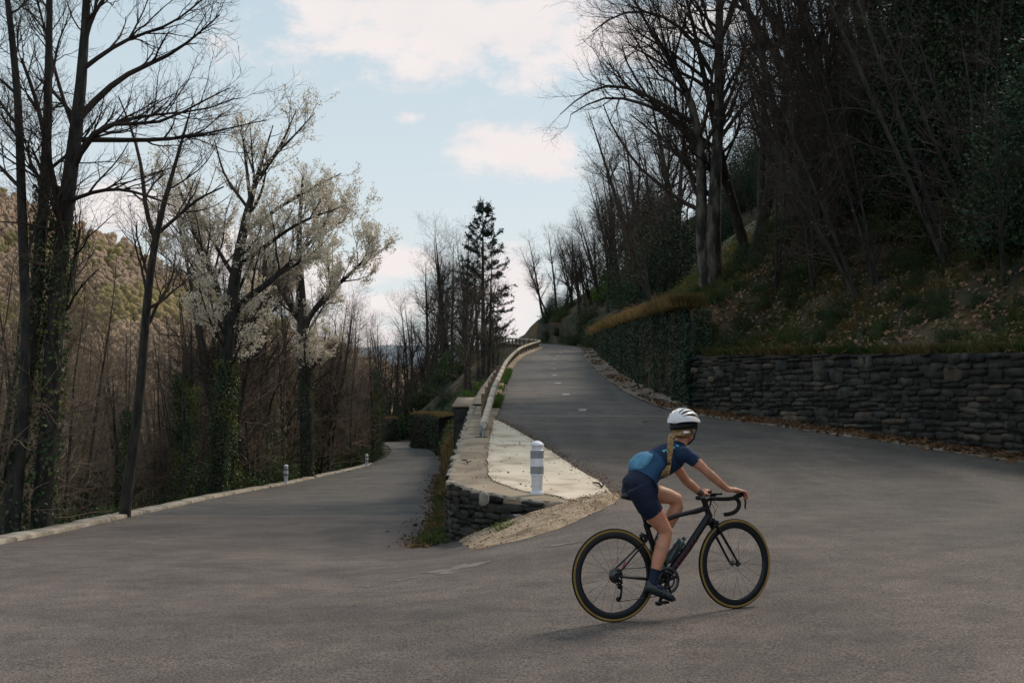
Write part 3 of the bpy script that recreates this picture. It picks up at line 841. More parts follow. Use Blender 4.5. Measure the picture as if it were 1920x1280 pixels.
# ------------------------------------------------------------------ scatter helpers
def quads(P, size, r, nrm=None, spread=1.0, aspect=1.0, fold=.25):
    """small folded leaves: one 4-corner face pair (2 tris) at every point"""
    P = np.asarray(P, float); n = len(P)
    d = r.normal(size=(n, 3))
    if nrm is not None: d = nrm + spread * d * .6
    d /= np.linalg.norm(d, axis=1)[:, None]
    a = np.cross(d, r.normal(size=(n, 3))); a /= np.linalg.norm(a, axis=1)[:, None]
    b = np.cross(d, a)
    s = np.asarray(size, float) * r.uniform(.6, 1.25, n)
    s = s[:, None]
    V = np.stack([P - a * s * .5, P + b * s * .36 * aspect + d * s * fold * .5, P + a * s * .5, P - b * s * .36 * aspect + d * s * fold * .5], 1)
    F = np.arange(n * 4).reshape(n, 4)
    F = np.concatenate([F[:, [0, 1, 2]], F[:, [0, 2, 3]]])
    return V.reshape(-1, 3), F
def blades(P, h, r, lean=.35, w=.012, per=5, drift=(0, 0)):
    P = np.repeat(np.asarray(P, float), per, 0); n = len(P)
    P = P + np.concatenate([r.normal(scale=.04, size=(n, 2)), np.zeros((n, 1))], 1)
    hh = h * r.uniform(.5, 1.3, n)
    dxy = r.normal(scale=lean, size=(n, 2)) + np.asarray(drift)
    t = r.uniform(0, 2 * np.pi, n); sx = np.stack([np.cos(t), np.sin(t), np.zeros(n)], 1) * w
    mid = P + np.concatenate([dxy * (hh * .4)[:, None], (hh * .62)[:, None]], 1)
    tip = P + np.concatenate([dxy * (hh * 1.15)[:, None], (hh * .85)[:, None]], 1)
    V = np.stack([P - sx, P + sx, mid + sx * .8, mid - sx * .8, tip], 1).reshape(-1, 3)
    i = np.arange(n)[:, None] * 5
    return V, [np.concatenate([i + 0, i + 1, i + 2, i + 3], 1), np.concatenate([i + 3, i + 2, i + 4], 1)]
def stuff(name, V, F, m, label=None, parent=None):
    o = mesh(name, V, F, m, parent); o['kind'] = 'stuff'
    if label: o['label'] = label
    return o

# ------------------------------------------------------------------ bollards
def make_bollard(h):
    root = empty('bollard', (0, 0, 0))
    k = h / .81
    b = MB(); b.lathe([(0, 0), (.105, 0), (.107, .012), (.107, .032), (.10, .045), (.083, .05), (.083, .05), (.088, .28), (.090, .285), (.10, .287), (.104, .297), (.104, .303), (.10, .31), (.098, .312)], 32)
    o = b.build('base', M['white_plastic'], root); sharp(o)
    b = MB(); b.lathe([(.0985, .312), (.102, .314), (.102, .424), (.0985, .426)], 32); sharp(b.build('grey_band', M['grey_band'], root))
    b = MB(); b.lathe([(.097, .423), (.1035, .425), (.1035, .545), (.097, .547)], 32); sharp(b.build('white_band', M['white_plastic'], root))
    b = MB(); b.lathe([(.0985, .546), (.102, .548), (.102, .662), (.0985, .664)], 32); sharp(b.build('grey_band', M['grey_band'], root))
    b = MB(); b.lathe([(.0985, .663), (.094, .67), (.084, .676), (.082, .728), (.084, .733), (.104, .738), (.106, .746), (.103, .755), (.088, .775), (.06, .795), (.03, .808), (0, .812)], 32)
    sharp(b.build('cap', M['white_plastic'], root))
    root.scale = (k, k, k)
    return root
def copy_tree(o, parent=None):
    c = o.copy(); COL.objects.link(c)
    if parent is not None: c.parent = parent
    for ch in o.children: copy_tree(ch, c)
    return c
bol = make_bollard(.81)
q = onR(1007, 926); bol.location = (q[0], q[1], float(_R(q[1])) + .03)
tag(bol, 'large white bollard with two grey bands standing on the concrete nose', 'bollard')
for (px, py, lab) in ((541, 905, 'small white bollard on the kerb in front of the blossoming trees, the nearer of two'),
                      (691, 873, 'tiny far white bollard where the kerb ends before the bend')):
    d = ray(px, py); t = 10.0
    while CAMZ + d[2] * t > float(_L(d[1] * t)) + .07: t += .05
    c = copy_tree(bol); c.location = (d[0] * t - .12, d[1] * t, float(_L(d[1] * t)) + .05); c['label'] = lab
    c.scale = (1, 1, 1)
for o in (bol,): pass
for o in bpy.data.objects:
    if o.name.startswith('bollard'): o['group'] = 'white road edge bollards'

# ------------------------------------------------------------------ log guard rail
gr = empty('guard_rail', (0, 0, 0), label='long log guard rail on brown wooden posts along the valley edge of the upper road', cat='guard rail')
rail_px = [(905, 808, 25.3)]
cl = [(at(905, 640, 25.2)[0], 25.2), (-.60, 28), (-.55, 32), (-.51, 36), (-.44, 42), (-.36, 48), (-.26, 54), (-.03, 62), (.27, 70), (.58, 77), (1.02, 83), (1.52, 89), (2.05, 94), (2.42, 98.5), (2.5, 102), (2.2, 106), (1.5, 110.5), (.75, 116), (-.4, 125), (-1.6, 135), (-2.8, 145), (-4.6, 155)]
cl = np.array(cl); S = np.concatenate([[0], np.cumsum(np.linalg.norm(np.diff(cl, axis=0), axis=1))])
def rp(s):
    return np.array([(np.interp(s - 1, S, cl[:, 0]) + np.interp(s, S, cl[:, 0]) + np.interp(s + 1, S, cl[:, 0])) / 3, (np.interp(s - 1, S, cl[:, 1]) + np.interp(s, S, cl[:, 1]) + np.interp(s + 1, S, cl[:, 1])) / 3])
def rz(s):
    y = rp(s)[1]
    return float(_R(y)) + .02 + float(np.interp(s, [0, 1.5, 5.5, 8, 400], [.26, .30, .50, .57, .60]))
lg = []
s = 0.0; ll = [4.2, 2.6, 2.5, 2.5]; k = 0
while s < S[-1] - 3:
    ln = ll[k] if k < len(ll) else 2.5
    a, b2 = s + .022, min(s + ln - .022, S[-1])
    ss = np.linspace(a, b2, 6)
    P = np.array([[*rp(q), rz(q)] for q in ss])
    r0 = .090
    b = MB(); b.tube(P, [r0 * .9, r0, r0 * 1.01, r0, r0 * 1.0, r0 * .9], 14)
    o = sharp(b.build('log', M['log'], gr), 50)
    s += ln; k += 1
pm = []
for v in range(3):
    b = MB(); r = .085
    b.lathe([(0, -.3), (r, -.3), (r * 1.02, .2), (r, .60), (r * .9, .625), (0, .63)], 10); pm.append(b.data('post', M['post'], True)); sharp(pm[-1], 40)
s = 5.4; k = 0
while s < S[-1] - 3:
    p = rp(s); d = rp(s + .3) - rp(s - .3); d /= np.linalg.norm(d); nrm = np.array([-d[1], d[0]])
    q = p + nrm * .175
    o = ob('post', pm[k % 3], gr, (q[0], q[1], float(_R(p[1])) + .03 + (0 if k < 40 else 0))); o.rotation_euler = (random.uniform(-.02, .02), random.uniform(-.02, .02), random.uniform(0, 6))
    if k < 14:                                             # steel strap round log and post
        b = MB(); c = np.array([p[0], p[1], rz(s)]); a = np.linspace(0, 2 * np.pi, 12, endpoint=False)
        ring_ = np.array([c + (np.array([nrm[0], nrm[1], 0]) * math.cos(t) + np.array([0, 0, 1]) * math.sin(t)) * .094 for t in a])
        b.tube(ring_, [(.012, .004)] * 12, 4, up=(d[0], d[1], 0), closed=True); b.build('strap', M['steel'], gr)
    s += 2.9; k += 1
# steel end shoe under the low end of the rail
p0 = np.array([*rp(.05), rz(0.0)]); b = MB(); zg = float(_R(p0[1])) + .03
d = rp(.6) - rp(0.0); a = math.atan2(d[1], d[0]) - math.pi / 2; Rz = Matrix.Rotation(a, 3, 'Z')
b.box((p0[0] - .055, p0[1] - .02, (zg + p0[2]) / 2 - .01), (.05, .10, p0[2] - zg + .03), Rz)
b.box((p0[0] + .03, p0[1] - .03, (zg + p0[2]) / 2 - .03), (.012, .12, p0[2] - zg - .04), Rz)
b.box((p0[0] - .05, p0[1] - .02, zg + .008), (.26, .2, .014), Rz)
b.build('end_shoe', M['steel'], gr, smooth=False)
b = MB(); b.tube([[p0[0] + .005, p0[1] - .004, p0[2]], [p0[0] + .005, p0[1] + .03, p0[2]]], .09, 14); b.build('end_cap', M['mortar'], gr, smooth=False)

# ------------------------------------------------------------------ ivy covered wall
iw = empty('ivy_wall', (0, 0, 0), label='tall retaining wall hung with dark green ivy, dry golden grass along its top', cat='wall'); iw['kind'] = 'thing'
V = []; yq = np.arange(33.1, 92.5, .8)
for q in yq:
    x = float(xw_(q)); V += [(x + .02, q, float(_R(q)) - .2), (x + .10, q, float(zt(q)) - .04), (x + .8, q, float(zt(q)) + .1), (x + .8, q, float(_R(q)) - .2)]
m = len(yq); F = np.array([[i * 4 + j, (i + 1) * 4 + j, (i + 1) * 4 + (j + 1) % 4, i * 4 + (j + 1) % 4] for i in range(m - 1) for j in range(4)])
mesh('wall_core', V, [F, np.array([[0, 1, 2, 3]])], M['mortar'], iw)
r = np.random.default_rng(5)
n = 42000
yy = 33 + (92 - 33) * r.random(n) ** 1.7
hh = r.random(n)
x = xw_(yy); z0 = _R(yy); z1 = zt(yy) + .18 * vnoise(yy, yy * 0 + 2, .9, 3) - .1 * r.random(n)
streak_ = vnoise(yy * 2.2, yy * .0 + 3, 1.0, 3)
bulge = .07 + .38 * np.clip(vnoise(yy, hh * 2.2, .75, 3) + .25, 0, 1) * (.5 + hh * .5) + .06 * streak_
keep = (vnoise(yy * 1.5, hh * 3.0, 1.1, 3) > -.30)
P = np.stack([x + .02 - bulge * r.random(n) ** .5, yy, z0 + .06 + (z1 - z0) * hh], 1)[keep]
sz = np.interp(P[:, 1], [33, 92], [.085, .14])
stuff('ivy', *quads(P, sz, r, nrm=np.tile([-1, -.25, .25], (len(P), 1)), spread=1.2), M['ivy_wall'], parent=iw)
# end face of ivy at the near corner
n = 3000; hh = r.random(n); xx = r.random(n)
P = np.stack([5.25 + .55 * xx, 33.05 - .12 * r.random(n), 1.2 + hh * 3.0], 1)
stuff('ivy', *quads(P, .085, r, nrm=np.tile([-.2, -1, .25], (len(P), 1)), spread=1.2), M['ivy_wall'], parent=iw)
# hanging dry grass on top
n = 2600; yy = 34.3 + 57 * r.random(n) ** 1.6
P = np.stack([xw_(yy) + .12 + r.normal(scale=.28, size=n), yy, zt(yy) + .02], 1)
Vb, Fb = blades(P, .42, r, lean=.4, w=.014, per=7, drift=(-.35, -.1))
stuff('dry_grass', Vb, Fb, M['dry_grass'], 'golden dry grass hanging over the ivy wall')

# ------------------------------------------------------------------ ground cover on the right bank
def hill_points(n, x0, x1, y0, y1, seed, dens=None):
    r = np.random.default_rng(seed); out = []
    x = r.uniform(x0, x1, n); y = r.uniform(y0, y1, n)
    w = xw_(y)
    ok = x > w + .15
    if dens is not None: ok &= dens(x, y) > r.uniform(-1, 1, n)
    P = []
    for a, b_ in zip(x[ok], y[ok]):
        h = BVH.ray_cast(Vector((a, b_, 200)), Vector((0, 0, -1)))
        if h[0] is not None: P.append((a, b_, h[0].z, *h[1]))
    return np.array(P)
r = np.random.default_rng(31)
Pb = hill_points(70000, 5.4, 24, 15, 48, 1, lambda x, y: vnoise(x, y, .55, 3) * 1.6 + .45 - .07 * (x - xw_(y)))
stuff('leaf_litter', *quads(Pb[:, :3] + Pb[:, 3:] * .05, .125, r, nrm=Pb[:, 3:], spread=.7), M['leaf_bank'], 'fallen brown leaves on the bank above the stone wall')
Pg = hill_points(34000, 5.2, 28, 15, 56, 2, lambda x, y: vnoise(x + 40, y, .35, 3) * 1.8 + .3)
Vb, Fb = blades(Pg[:, :3], .26, r, lean=.5, w=.013, per=6, drift=(-.5, -.25))
stuff('grass', Vb, Fb, M['grass'], 'rough grass on the bank above the stone wall')
Pi = hill_points(9000, 5.2, 40, 15, 75, 3, lambda x, y: vnoise(x, y + 70, .3, 3) * 2 - .35 + .05 * (x - xw_(y)))
n = len(Pi); k = 7
Pq = np.repeat(Pi[:, :3], k, 0) + r.normal(scale=(.22, .22, .13), size=(n * k, 3)) + [0, 0, .15]
stuff('undergrowth', *quads(Pq, .11, r), M['bush'], 'low dark undergrowth on the wooded bank')
# grass fringe along the top of the stone wall
n = 900; yy = r.uniform(14, 33.2, n)
P = np.stack([xw_(yy) + r.uniform(.05, .5, n), yy, zt(yy) + .03], 1)
Vb, Fb = blades(P, .22, r, lean=.6, w=.012, per=6, drift=(-.5, -.3)); stuff('grass', Vb, Fb, M['grass'], 'grass fringe hanging over the stone wall')
# fallen leaves at the foot of the stone wall
n = 5200; yy = r.uniform(12, 33, n); t = np.abs(r.normal(scale=.5, size=n))
xx = xw_(yy) - .04 - t * (xw_(yy) - xr(yy)) * .8
dens = vnoise(yy, yy * 0 + 9, .5, 3) > -.35
P = np.stack([xx, yy, _R(yy) + .03 + .12 * np.exp(-t * 3) * r.random(n)], 1)[dens]
stuff('leaf_litter', *quads(P, .13, r, nrm=np.tile([0, 0, 1.0], (len(P), 1)), spread=1.2), M['dead_leaf'], 'drift of brown leaves at the foot of the stone wall')
n = 2400; yy = 31.5 + 62 * r.random(n) ** 1.3; t = r.random(n)
P = np.stack([xr(yy) + .1 + t * (xw_(yy) - xr(yy)), yy, _R(yy) + .05 + .05 * t], 1)
P = P[vnoise(P[:, 0] * 2, P[:, 1], .45, 3) > .05]
stuff('leaf_litter', *quads(P, .13, r, nrm=np.tile([0, 0, 1.0], (len(P), 1)), spread=.9), M['dead_leaf'], 'brown leaves lying in the gutter below the ivy wall')
# crumbs and leaves along the edge of the concrete slab
pts = []
for k in range(len(pr) - 1):
    a, c = pr[k], pr[k + 1]; L_ = np.linalg.norm(c - a)
    dn = 130 if k < 10 else 26
    for _ in range(int(L_ * dn)):
        w = a + (c - a) * random.random(); s = (.13 if k < 10 else .05)
        x, y = w[0] + random.gauss(.06 if k < 10 else 0, s), w[1] + random.gauss(.05 if k < 10 else -.02, s)
        pts.append((x, y, float(_R(y)) + .05))
stuff('leaf_litter', *quads(pts, .032, r, nrm=np.tile([0, 0, 1.0], (len(pts), 1)), spread=.9), M['dead_leaf'], 'crumbs of leaves and bark along the slab edge')
pts = []
for _ in range(150):
    a = random.choice(pr); x, y = a[0] + random.uniform(-1.2, 1.2), a[1] + random.uniform(-.4, 6)
    if -.9 < x < 1.3 and 17 < y < 30 and x < 1.5 - (y - 17) * .15: pts.append((x, y, float(_R(y)) + .06))
stuff('bark_crumbs', *quads(pts, .05, r, nrm=np.tile([0, 0, 1.0], (len(pts), 1)), spread=.5), M['soil'], 'dark crumbs scattered on the slab')
# grit and chips on the dirt ramp, bits of plants at the wall foot and left verge
pts = Vg.reshape(-1, 3)[r.integers(0, Vg.shape[0] * Vg.shape[1], 900)] + r.normal(scale=(.05, .05, .004), size=(900, 3)) + [0, 0, .012]
stuff('grit', *quads(pts, .03, r, nrm=np.tile([0, 0, 1.0], (len(pts), 1)), spread=.9), M['dead_leaf'], 'wood chips and grit on the ramp')
n = 650; yy = 17.9 + 34 * r.random(n) ** 1.3
P = np.stack([xm1(yy) + .05 - np.abs(r.normal(scale=.13, size=n)), yy, _L(yy) + .01], 1)
Vb, Fb = blades(P, .16, r, lean=.6, w=.011, per=5); stuff('grass', Vb, Fb, M['grass'], 'weedy verge at the foot of the nose wall')
n = 1100; yy = 17.3 + 45 * r.random(n) ** 1.2
P = np.stack([xm1(yy) - .05 - np.abs(r.normal(scale=.26, size=n)), yy, _L(yy) + .02], 1)
stuff('leaf_litter', *quads(P, .11, r, nrm=np.tile([0, 0, 1.0], (n, 1)), spread=.9), M['dead_leaf'], 'brown leaves along the verge of the lower road')
P = np.array([(*onH(px + random.gauss(0, 9), py + random.gauss(0, 4)),) for px, py in [(945, 992), (960, 985), (930, 998), (840, 1012), (838, 1005)] for _ in range(14)])
Vb, Fb = blades(P, .10, r, lean=.8, w=.016, per=6); stuff('green_plants', Vb, Fb, M['green_grass'], 'small green weeds at the foot of the nose wall')
n = 260; yy = 33.5 + 22 * r.random(n) ** 1.4
P = np.stack([xra(yy) + .08 - np.abs(r.normal(scale=.12, size=n)), yy, _R(yy) + .03], 1)
P = P[(vnoise(P[:, 1], P[:, 1] * 0, .5, 2) > -.25)]
Vb, Fb = blades(P, .26, r, lean=.4, w=.014, per=8); stuff('green_grass', Vb, Fb, M['green_grass'], 'bright green grass under the log rail')
# bank between the two legs, and banks of the lower road
n = 9000; yy = 36 + 95 * r.random(n) ** 1.3; yy[:4200] = 36 + 60 * r.random(4200) ** 1.4; yy[4200:] = 62 + 70 * r.random(n - 4200); t = r.random(n)
P = np.array([(a + (b_ - a) * tt, y_, gz(a + (b_ - a) * tt, y_) + .03) for y_, tt, a, b_ in zip(yy, t, xm1(yy), xm2(yy))])
Vb, Fb = blades(P[:4200], .28, r, lean=.5, w=.018, per=5); stuff('dry_grass', Vb, Fb, M['dry_grass'], 'dry grass on the bank between the two roads')
Pq = np.repeat(P[4200:], 4, 0) + r.normal(scale=(.2, .3, .12), size=((n - 4200) * 4, 3)) + [0, 0, .15]
stuff('undergrowth', *quads(Pq, .17, r), M['bush'], 'dark brambles on the bank between the two roads')
# stray sticks and leaves on the slab and the road
st = [((1112, 908), (1128, 917), (1134, 909)), ((866, 866), (876, 870), (884, 867))]
for k, pl in enumerate(st):
    P = [onR(*p) + [0, 0, .035] for p in pl]
    P = [P[0], (P[0] + P[1]) / 2 + [.03, .02, .02], P[1], P[2]]
    b = MB(); b.tube(P, [.012, .016, .014, .006], 6)
    tag(b.build('stick', M['bark_dark']), ['forked dark stick lying on the right tip of the concrete slab', 'thin dark twig lying on the cement by the left wall edge'][k], 'stick')
for (px, py, sz_) in ((1210, 792, .2), (1064, 868, .16), (1115, 918, .14)):
    c = onR(px, py); b = MB()
    for q in range(5):
        a = q * 1.25 + px; u = np.array([math.cos(a), math.sin(a), .25]) * sz_ * .5; v = np.array([-math.sin(a), math.cos(a), .3]) * sz_ * .2
        b.add([c + [0, 0, .0], c + u * .5 + v, c + u + [0, 0, .0], c + u * .5 - v], np.array([[0, 1, 2, 3]]))
    tag(b.build('dead_leaf', M['dead_leaf'], smooth=False), {1210: 'lone curled brown leaf on the asphalt of the upper road', 1064: 'curled brown leaf on the middle of the concrete slab', 1115: 'brown leaf on the right tip of the slab beside the stick'}[px], 'leaf')

# ------------------------------------------------------------------ far hill beyond the valley
crest = np.array([(-700, 60), (-300, 250), (0, 370), (70, 395), (130, 422), (230, 462), (300, 502), (380, 540), (470, 588), (600, 645), (720, 690), (900, 740)], float)
pxs = np.linspace(-700, 900, 90); cy = np.interp(pxs, crest[:, 0], crest[:, 1])
Vh = []
for a, c in zip(pxs, cy):
    top = at(a, c + 3 * float(vnoise(a, 0, .02)), 480 + 40 * float(vnoise(a, 5, .006)))
    foot = at(a, 740, 170); foot[2] = -36
    for t in np.linspace(0, 1, 36):
        p = top + (foot - top) * t
        p[2] = top[2] + (foot[2] - top[2]) * (t ** .92) + 5 * float(vnoise(p[0], p[1], .02, 3)) * math.sin(math.pi * t)
        Vh.append(p)
    # back slope
Vh = np.array(Vh).reshape(90, 36, 3)
i = np.arange(89)[:, None] * 36; j = np.arange(35)[None, :]
F = np.stack([i + j, i + 36 + j, i + 36 + j + 1, i + j + 1], -1).reshape(-1, 4)[:, ::-1]
back = Vh[:, 0] + np.array([-60, 260, -120])
nb_ = 90 * 36
Vall = np.concatenate([Vh.reshape(-1, 3), back])
F2 = np.array([[k * 36, nb_ + k, nb_ + k + 1, (k + 1) * 36] for k in range(89)])[:, ::-1]
tag(mesh('hill', Vall, np.concatenate([F, F2]), M['far_wood'], smooth=True), 'far wooded hillside across the valley', kind='structure')
r = np.random.default_rng(77)
def clumps(n, seed, h0, h1, w, sel):
    r = np.random.default_rng(seed); P = []
    a = r.uniform(0, 88.99, n); t = r.uniform(0, 34.99, n) ** 1.0
    ia, it = a.astype(int), t.astype(int); fa, ft = (a - ia)[:, None], (t - it)[:, None]
    P = (Vh[ia, it] * (1 - fa) + Vh[ia + 1, it] * fa) * (1 - ft) + (Vh[ia, it + 1] * (1 - fa) + Vh[ia + 1, it + 1] * fa) * ft
    k = sel(vnoise(P[:, 0], P[:, 2] * 2, .03, 3)) > r.random(n)
    P = P[k]; n = len(P)
    # lumpy crown: 6 side points, top
    ang = np.linspace(0, 2 * np.pi, 6, endpoint=False)
    H = r.uniform(h0, h1, n); W = w * r.uniform(.6, 1.3, n)
    ringv = np.stack([np.cos(ang), np.sin(ang), np.zeros(6)], 1)
    lo = P[:, None] + ringv[None] * (W * .75)[:, None, None] * r.uniform(.7, 1.3, (n, 6, 1)) + np.array([0, 0, 1]) * (H * .2)[:, None, None]
    hi = P[:, None] + ringv[None] * (W)[:, None, None] * r.uniform(.6, 1.3, (n, 6, 1)) + np.array([0, 0, 1]) * (H * r.uniform(.6, .85, n))[:, None, None]
    tp = P[:, None] + np.array([0, 0, 1]) * H[:, None, None]
    V = np.concatenate([lo, hi, tp], 1).reshape(-1, 3)
    b = np.arange(n)[:, None] * 13; F4 = np.concatenate([np.stack([b[:, 0] + q, b[:, 0] + (q + 1) % 6, b[:, 0] + 6 + (q + 1) % 6, b[:, 0] + 6 + q], 1) for q in range(6)])
    F3 = np.concatenate([np.stack([b[:, 0] + 6 + q, b[:, 0] + 6 + (q + 1) % 6, b[:, 0] + 12], 1) for q in range(6)])
    return V, [F4, F3]
stuff('far_wood', *clumps(22000, 1, 2.5, 5, 1.35, lambda v: np.clip(.75 - v * 1.5, .1, 1)), M['far_wood'], 'brown bare woodland on the far hill')
stuff('far_wood', *clumps(16000, 2, 3, 6, 1.7, lambda v: np.clip(.2 + v * 2.2, .03, 1)), M['far_green'], 'golden green trees on the far hill')
# low distant ridge
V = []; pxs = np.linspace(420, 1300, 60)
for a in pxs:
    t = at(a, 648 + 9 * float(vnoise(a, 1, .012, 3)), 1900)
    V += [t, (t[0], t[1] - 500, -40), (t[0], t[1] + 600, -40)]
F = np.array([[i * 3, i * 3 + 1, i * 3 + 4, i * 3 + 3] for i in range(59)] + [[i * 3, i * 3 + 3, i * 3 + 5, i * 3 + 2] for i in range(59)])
tag(mesh('hill', V, F, M['hazed_ridge'], smooth=True), 'low distant blue ridge', kind='structure')

for root, P, Nn, z0, z1, n, seed in MW:
    r = np.random.default_rng(seed); t = r.random(n) * (len(P) - 1); i = np.minimum(t.astype(int), len(P) - 2); w = (t - i)[:, None]
    c = P[i] * (1 - w) + P[i + 1] * w + (Nn[i] * (1 - w) + Nn[i + 1] * w) * (.05 + .2 * r.random((n, 1)))
    o = mesh('ivy', *quads(np.concatenate([c, (z0 + 1.2 * 0 + (z1 - z0) * r.random(n) + .05)[:, None]], 1), .17, r, nrm=np.concatenate([Nn[i], np.full((n, 1), .2)], 1), spread=1.1), M['ivy_wall'], root); o['kind'] = 'stuff'
    n2 = n // 6; c = P[i[:n2]] * (1 - w[:n2]) + P[i[:n2] + 1] * w[:n2] - Nn[i[:n2]] * r.random((n2, 1)) * 1.5
    V_, F_ = blades(np.concatenate([c, np.full((n2, 1), z1 + .02)], 1), .4, r, lean=.5, w=.02, per=4); o = mesh('dry_grass', V_, F_, M['dry_grass'], root); o['kind'] = 'stuff'
# ------------------------------------------------------------------ tree growth (vectorised, level by level)
def norm(v): return v / (np.linalg.norm(v, axis=-1, keepdims=True) + 1e-9)
def resample(P, R, n):
    P = np.asarray(P, float); R = np.asarray(R, float)
    s = np.concatenate([[0], np.cumsum(np.linalg.norm(np.diff(P, axis=0), axis=1))]); t = np.linspace(0, s[-1], n)
    # gentle smoothing through Catmull-like interpolation
    Q = np.stack([np.interp(t, s, P[:, c]) for c in range(3)], 1); K = Q.copy()
    K[1:-1] = (Q[:-2] + 2 * Q[1:-1] + Q[2:]) / 4
    return K, np.interp(t, s, R)
def children_of(P, R, lv, r):
    """P (M,N,3), R (M,N) -> child polylines"""
    Mn, N = R.shape; K = lv['k']
    t = r.uniform(lv.get('t0', .3), lv.get('t1', 1.0), (Mn, K))
    if 'even' in lv: t = np.linspace(lv.get('t0', .3), lv.get('t1', 1.0), K)[None] + r.normal(scale=.03, size=(Mn, K)); t = np.clip(t, 0, 1)
    f = t * (N - 1); i = np.minimum(f.astype(int), N - 2); w = (f - i)[..., None]
    m = np.arange(Mn)[:, None]
    O = P[m, i] * (1 - w) + P[m, i + 1] * w
    T = norm(P[m, i + 1] - P[m, i])
    r0 = R[m, i] * (1 - w[..., 0]) + R[m, i + 1] * w[..., 0]
    O = O.reshape(-1, 3); T = T.reshape(-1, 3); r0 = r0.ravel(); t = t.ravel(); n = len(t)
    rv = r.normal(size=(n, 3))
    if 'flat' in lv: rv[:, 2] *= lv['flat']
    side = norm(np.cross(T, rv)); side = norm(np.cross(side, T)) 
    ang = np.radians(lv['ang'] + r.normal(scale=lv.get('angv', 10), size=n))[:, None]
    D = norm(T * np.cos(ang) + side * np.sin(ang))
    if 'bias' in lv: D = norm(D + np.asarray(lv['bias']) * lv.get('biasw', .4))
    L = lv['len'] * r.uniform(.55, 1.25, n) * (1 - lv.get('taper', .5) * t)
    if 'shape' in lv: L = lv['len'] * r.uniform(.7, 1.2, n) * lv['shape'](t)
    cr = np.minimum(r0 * lv.get('rr', .6), lv.get('rmax', 9)); cr = np.maximum(cr, lv.get('rmin', .004))
    n_pts = lv.get('n', 6); step = (L / (n_pts - 1))[:, None]
    out = np.empty((n, n_pts, 3)); out[:, 0] = O
    trop = np.array([0, 0, 1.0]) * lv.get('trop', .15)
    for q in range(1, n_pts):
        D = norm(D + r.normal(scale=lv.get('wob', .16), size=(n, 3)) + trop - np.array([0, 0, 1.0]) * lv.get('droop', 0) * q)
        out[:, q] = out[:, q - 1] + D * step
    Rr = cr[:, None] * np.linspace(1, lv.get('end', .3), n_pts)[None]
    return out, np.maximum(Rr, .0022)
def tubes(P, R, sides, off=0):
    Mn, N = R.shape
    T = np.gradient(P, axis=1); T = norm(T)
    ref = norm(np.cross(T[:, 0], np.array([0.3, 0.5, 0.81])) + 1e-4)
    S = norm(ref[:, None] - T * np.sum(ref[:, None] * T, -1, keepdims=True)); B = np.cross(T, S)
    a = np.linspace(0, 2 * np.pi, sides, endpoint=False)
    V = P[:, :, None] + (S[:, :, None] * np.cos(a)[None, None, :, None] + B[:, :, None] * np.sin(a)[None, None, :, None]) * R[:, :, None, None]
    base = (np.arange(Mn) * N * sides)[:, None, None]; i = (np.arange(N - 1) * sides)[None, :, None]; j = np.arange(sides)[None, None]; j2 = (j + 1) % sides
    F = np.stack([base + i + j, base + i + j2, base + i + sides + j2, base + i + sides + j], -1).reshape(-1, 4)
    return V.reshape(-1, 3), F + off
def grow(trunks, levels, seed, extra=None):
    """trunks: list of (points, radii). returns (trunk mesh arrays, crown arrays, list of last-level polylines)"""
    r = np.random.default_rng(seed); N = 14
    P = []; R = []
    for p, q in trunks:
        a, b = resample(p, q, N); P.append(a); R.append(b)
    P = np.array(P); R = np.array(R)
    tv = MB(); tv.add(*tubes(P, R, 9))
    cr = MB(); lines = [(P, R)]
    for li, lv in enumerate(levels):
        src = lines[lv.get('src', -1)] if isinstance(lv.get('src', -1), int) else None
        if lv.get('both'): # children on the previous two levels
            A = children_of(*lines[-1], lv, r)
            lv2 = dict(lv); lv2['k'] = max(1, lv['k'] // 2); B = children_of(*lines[-2], lv2, r)
            c = (np.concatenate([A[0], B[0]]), np.concatenate([A[1], B[1]]))
        else: c = children_of(*src, lv, r)
        if li == 0 and extra is not None:
            ex = [resample(p, q, c[0].shape[1]) for p, q in extra]
            c = (np.concatenate([c[0], np.array([e[0] for e in ex])]), np.concatenate([c[1], np.array([e[1] for e in ex])]))
        cr.add(*tubes(*c, lv.get('sides', 3))); lines.append(c)
    return tv, cr, lines
def sample_lines(P, R, n, r, t0=0.0):
    Mn, N = R.shape; m = r.integers(0, Mn, n); f = r.uniform(t0, 1, n) * (N - 1); i = np.minimum(f.astype(int), N - 2); w = (f - i)[:, None]
    return P[m, i] * (1 - w) + P[m, i + 1] * w
def tree_obj(name, loc, tv, cr, mt, mc, label, cat='tree', group=None, extra=()):
    root = empty(name, loc, 0, label, cat, group)
    sharp(tv.build('trunk', mt, root), 80)
    cr.build('crown', mc, root, smooth=True)
    for (nm, V, F, m_) in extra:
        o = mesh(nm, V, F, m_, root); o['kind'] = 'stuff'
    return root
def ivy_on(P, R, n, r, tmax=.6, size=.11, gap=.06, fat=1.0):
    """leaves clothing a trunk polyline up to tmax"""
    N = len(R); f = (r.random(n) ** .8) * tmax * (N - 1); i = np.minimum(f.astype(int), N - 2); w = (f - i)
    c = P[i] * (1 - w)[:, None] + P[i + 1] * w[:, None]; rad = R[i] * (1 - w) + R[i + 1] * w
    a = r.uniform(0, 2 * np.pi, n); d = np.stack([np.cos(a), np.sin(a), np.zeros(n)], 1)
    lump = .5 + .9 * np.clip(vnoise(a * .8, c[:, 2], 1.1, 3) + .5, 0, 1.6)
    c = c + d * (rad + gap * lump * fat * r.random(n) ** .5)[:, None]
    return quads(c, size, r, nrm=d, spread=1.0)
def local(pts, o): return [(np.asarray(p) - o) for p in pts]
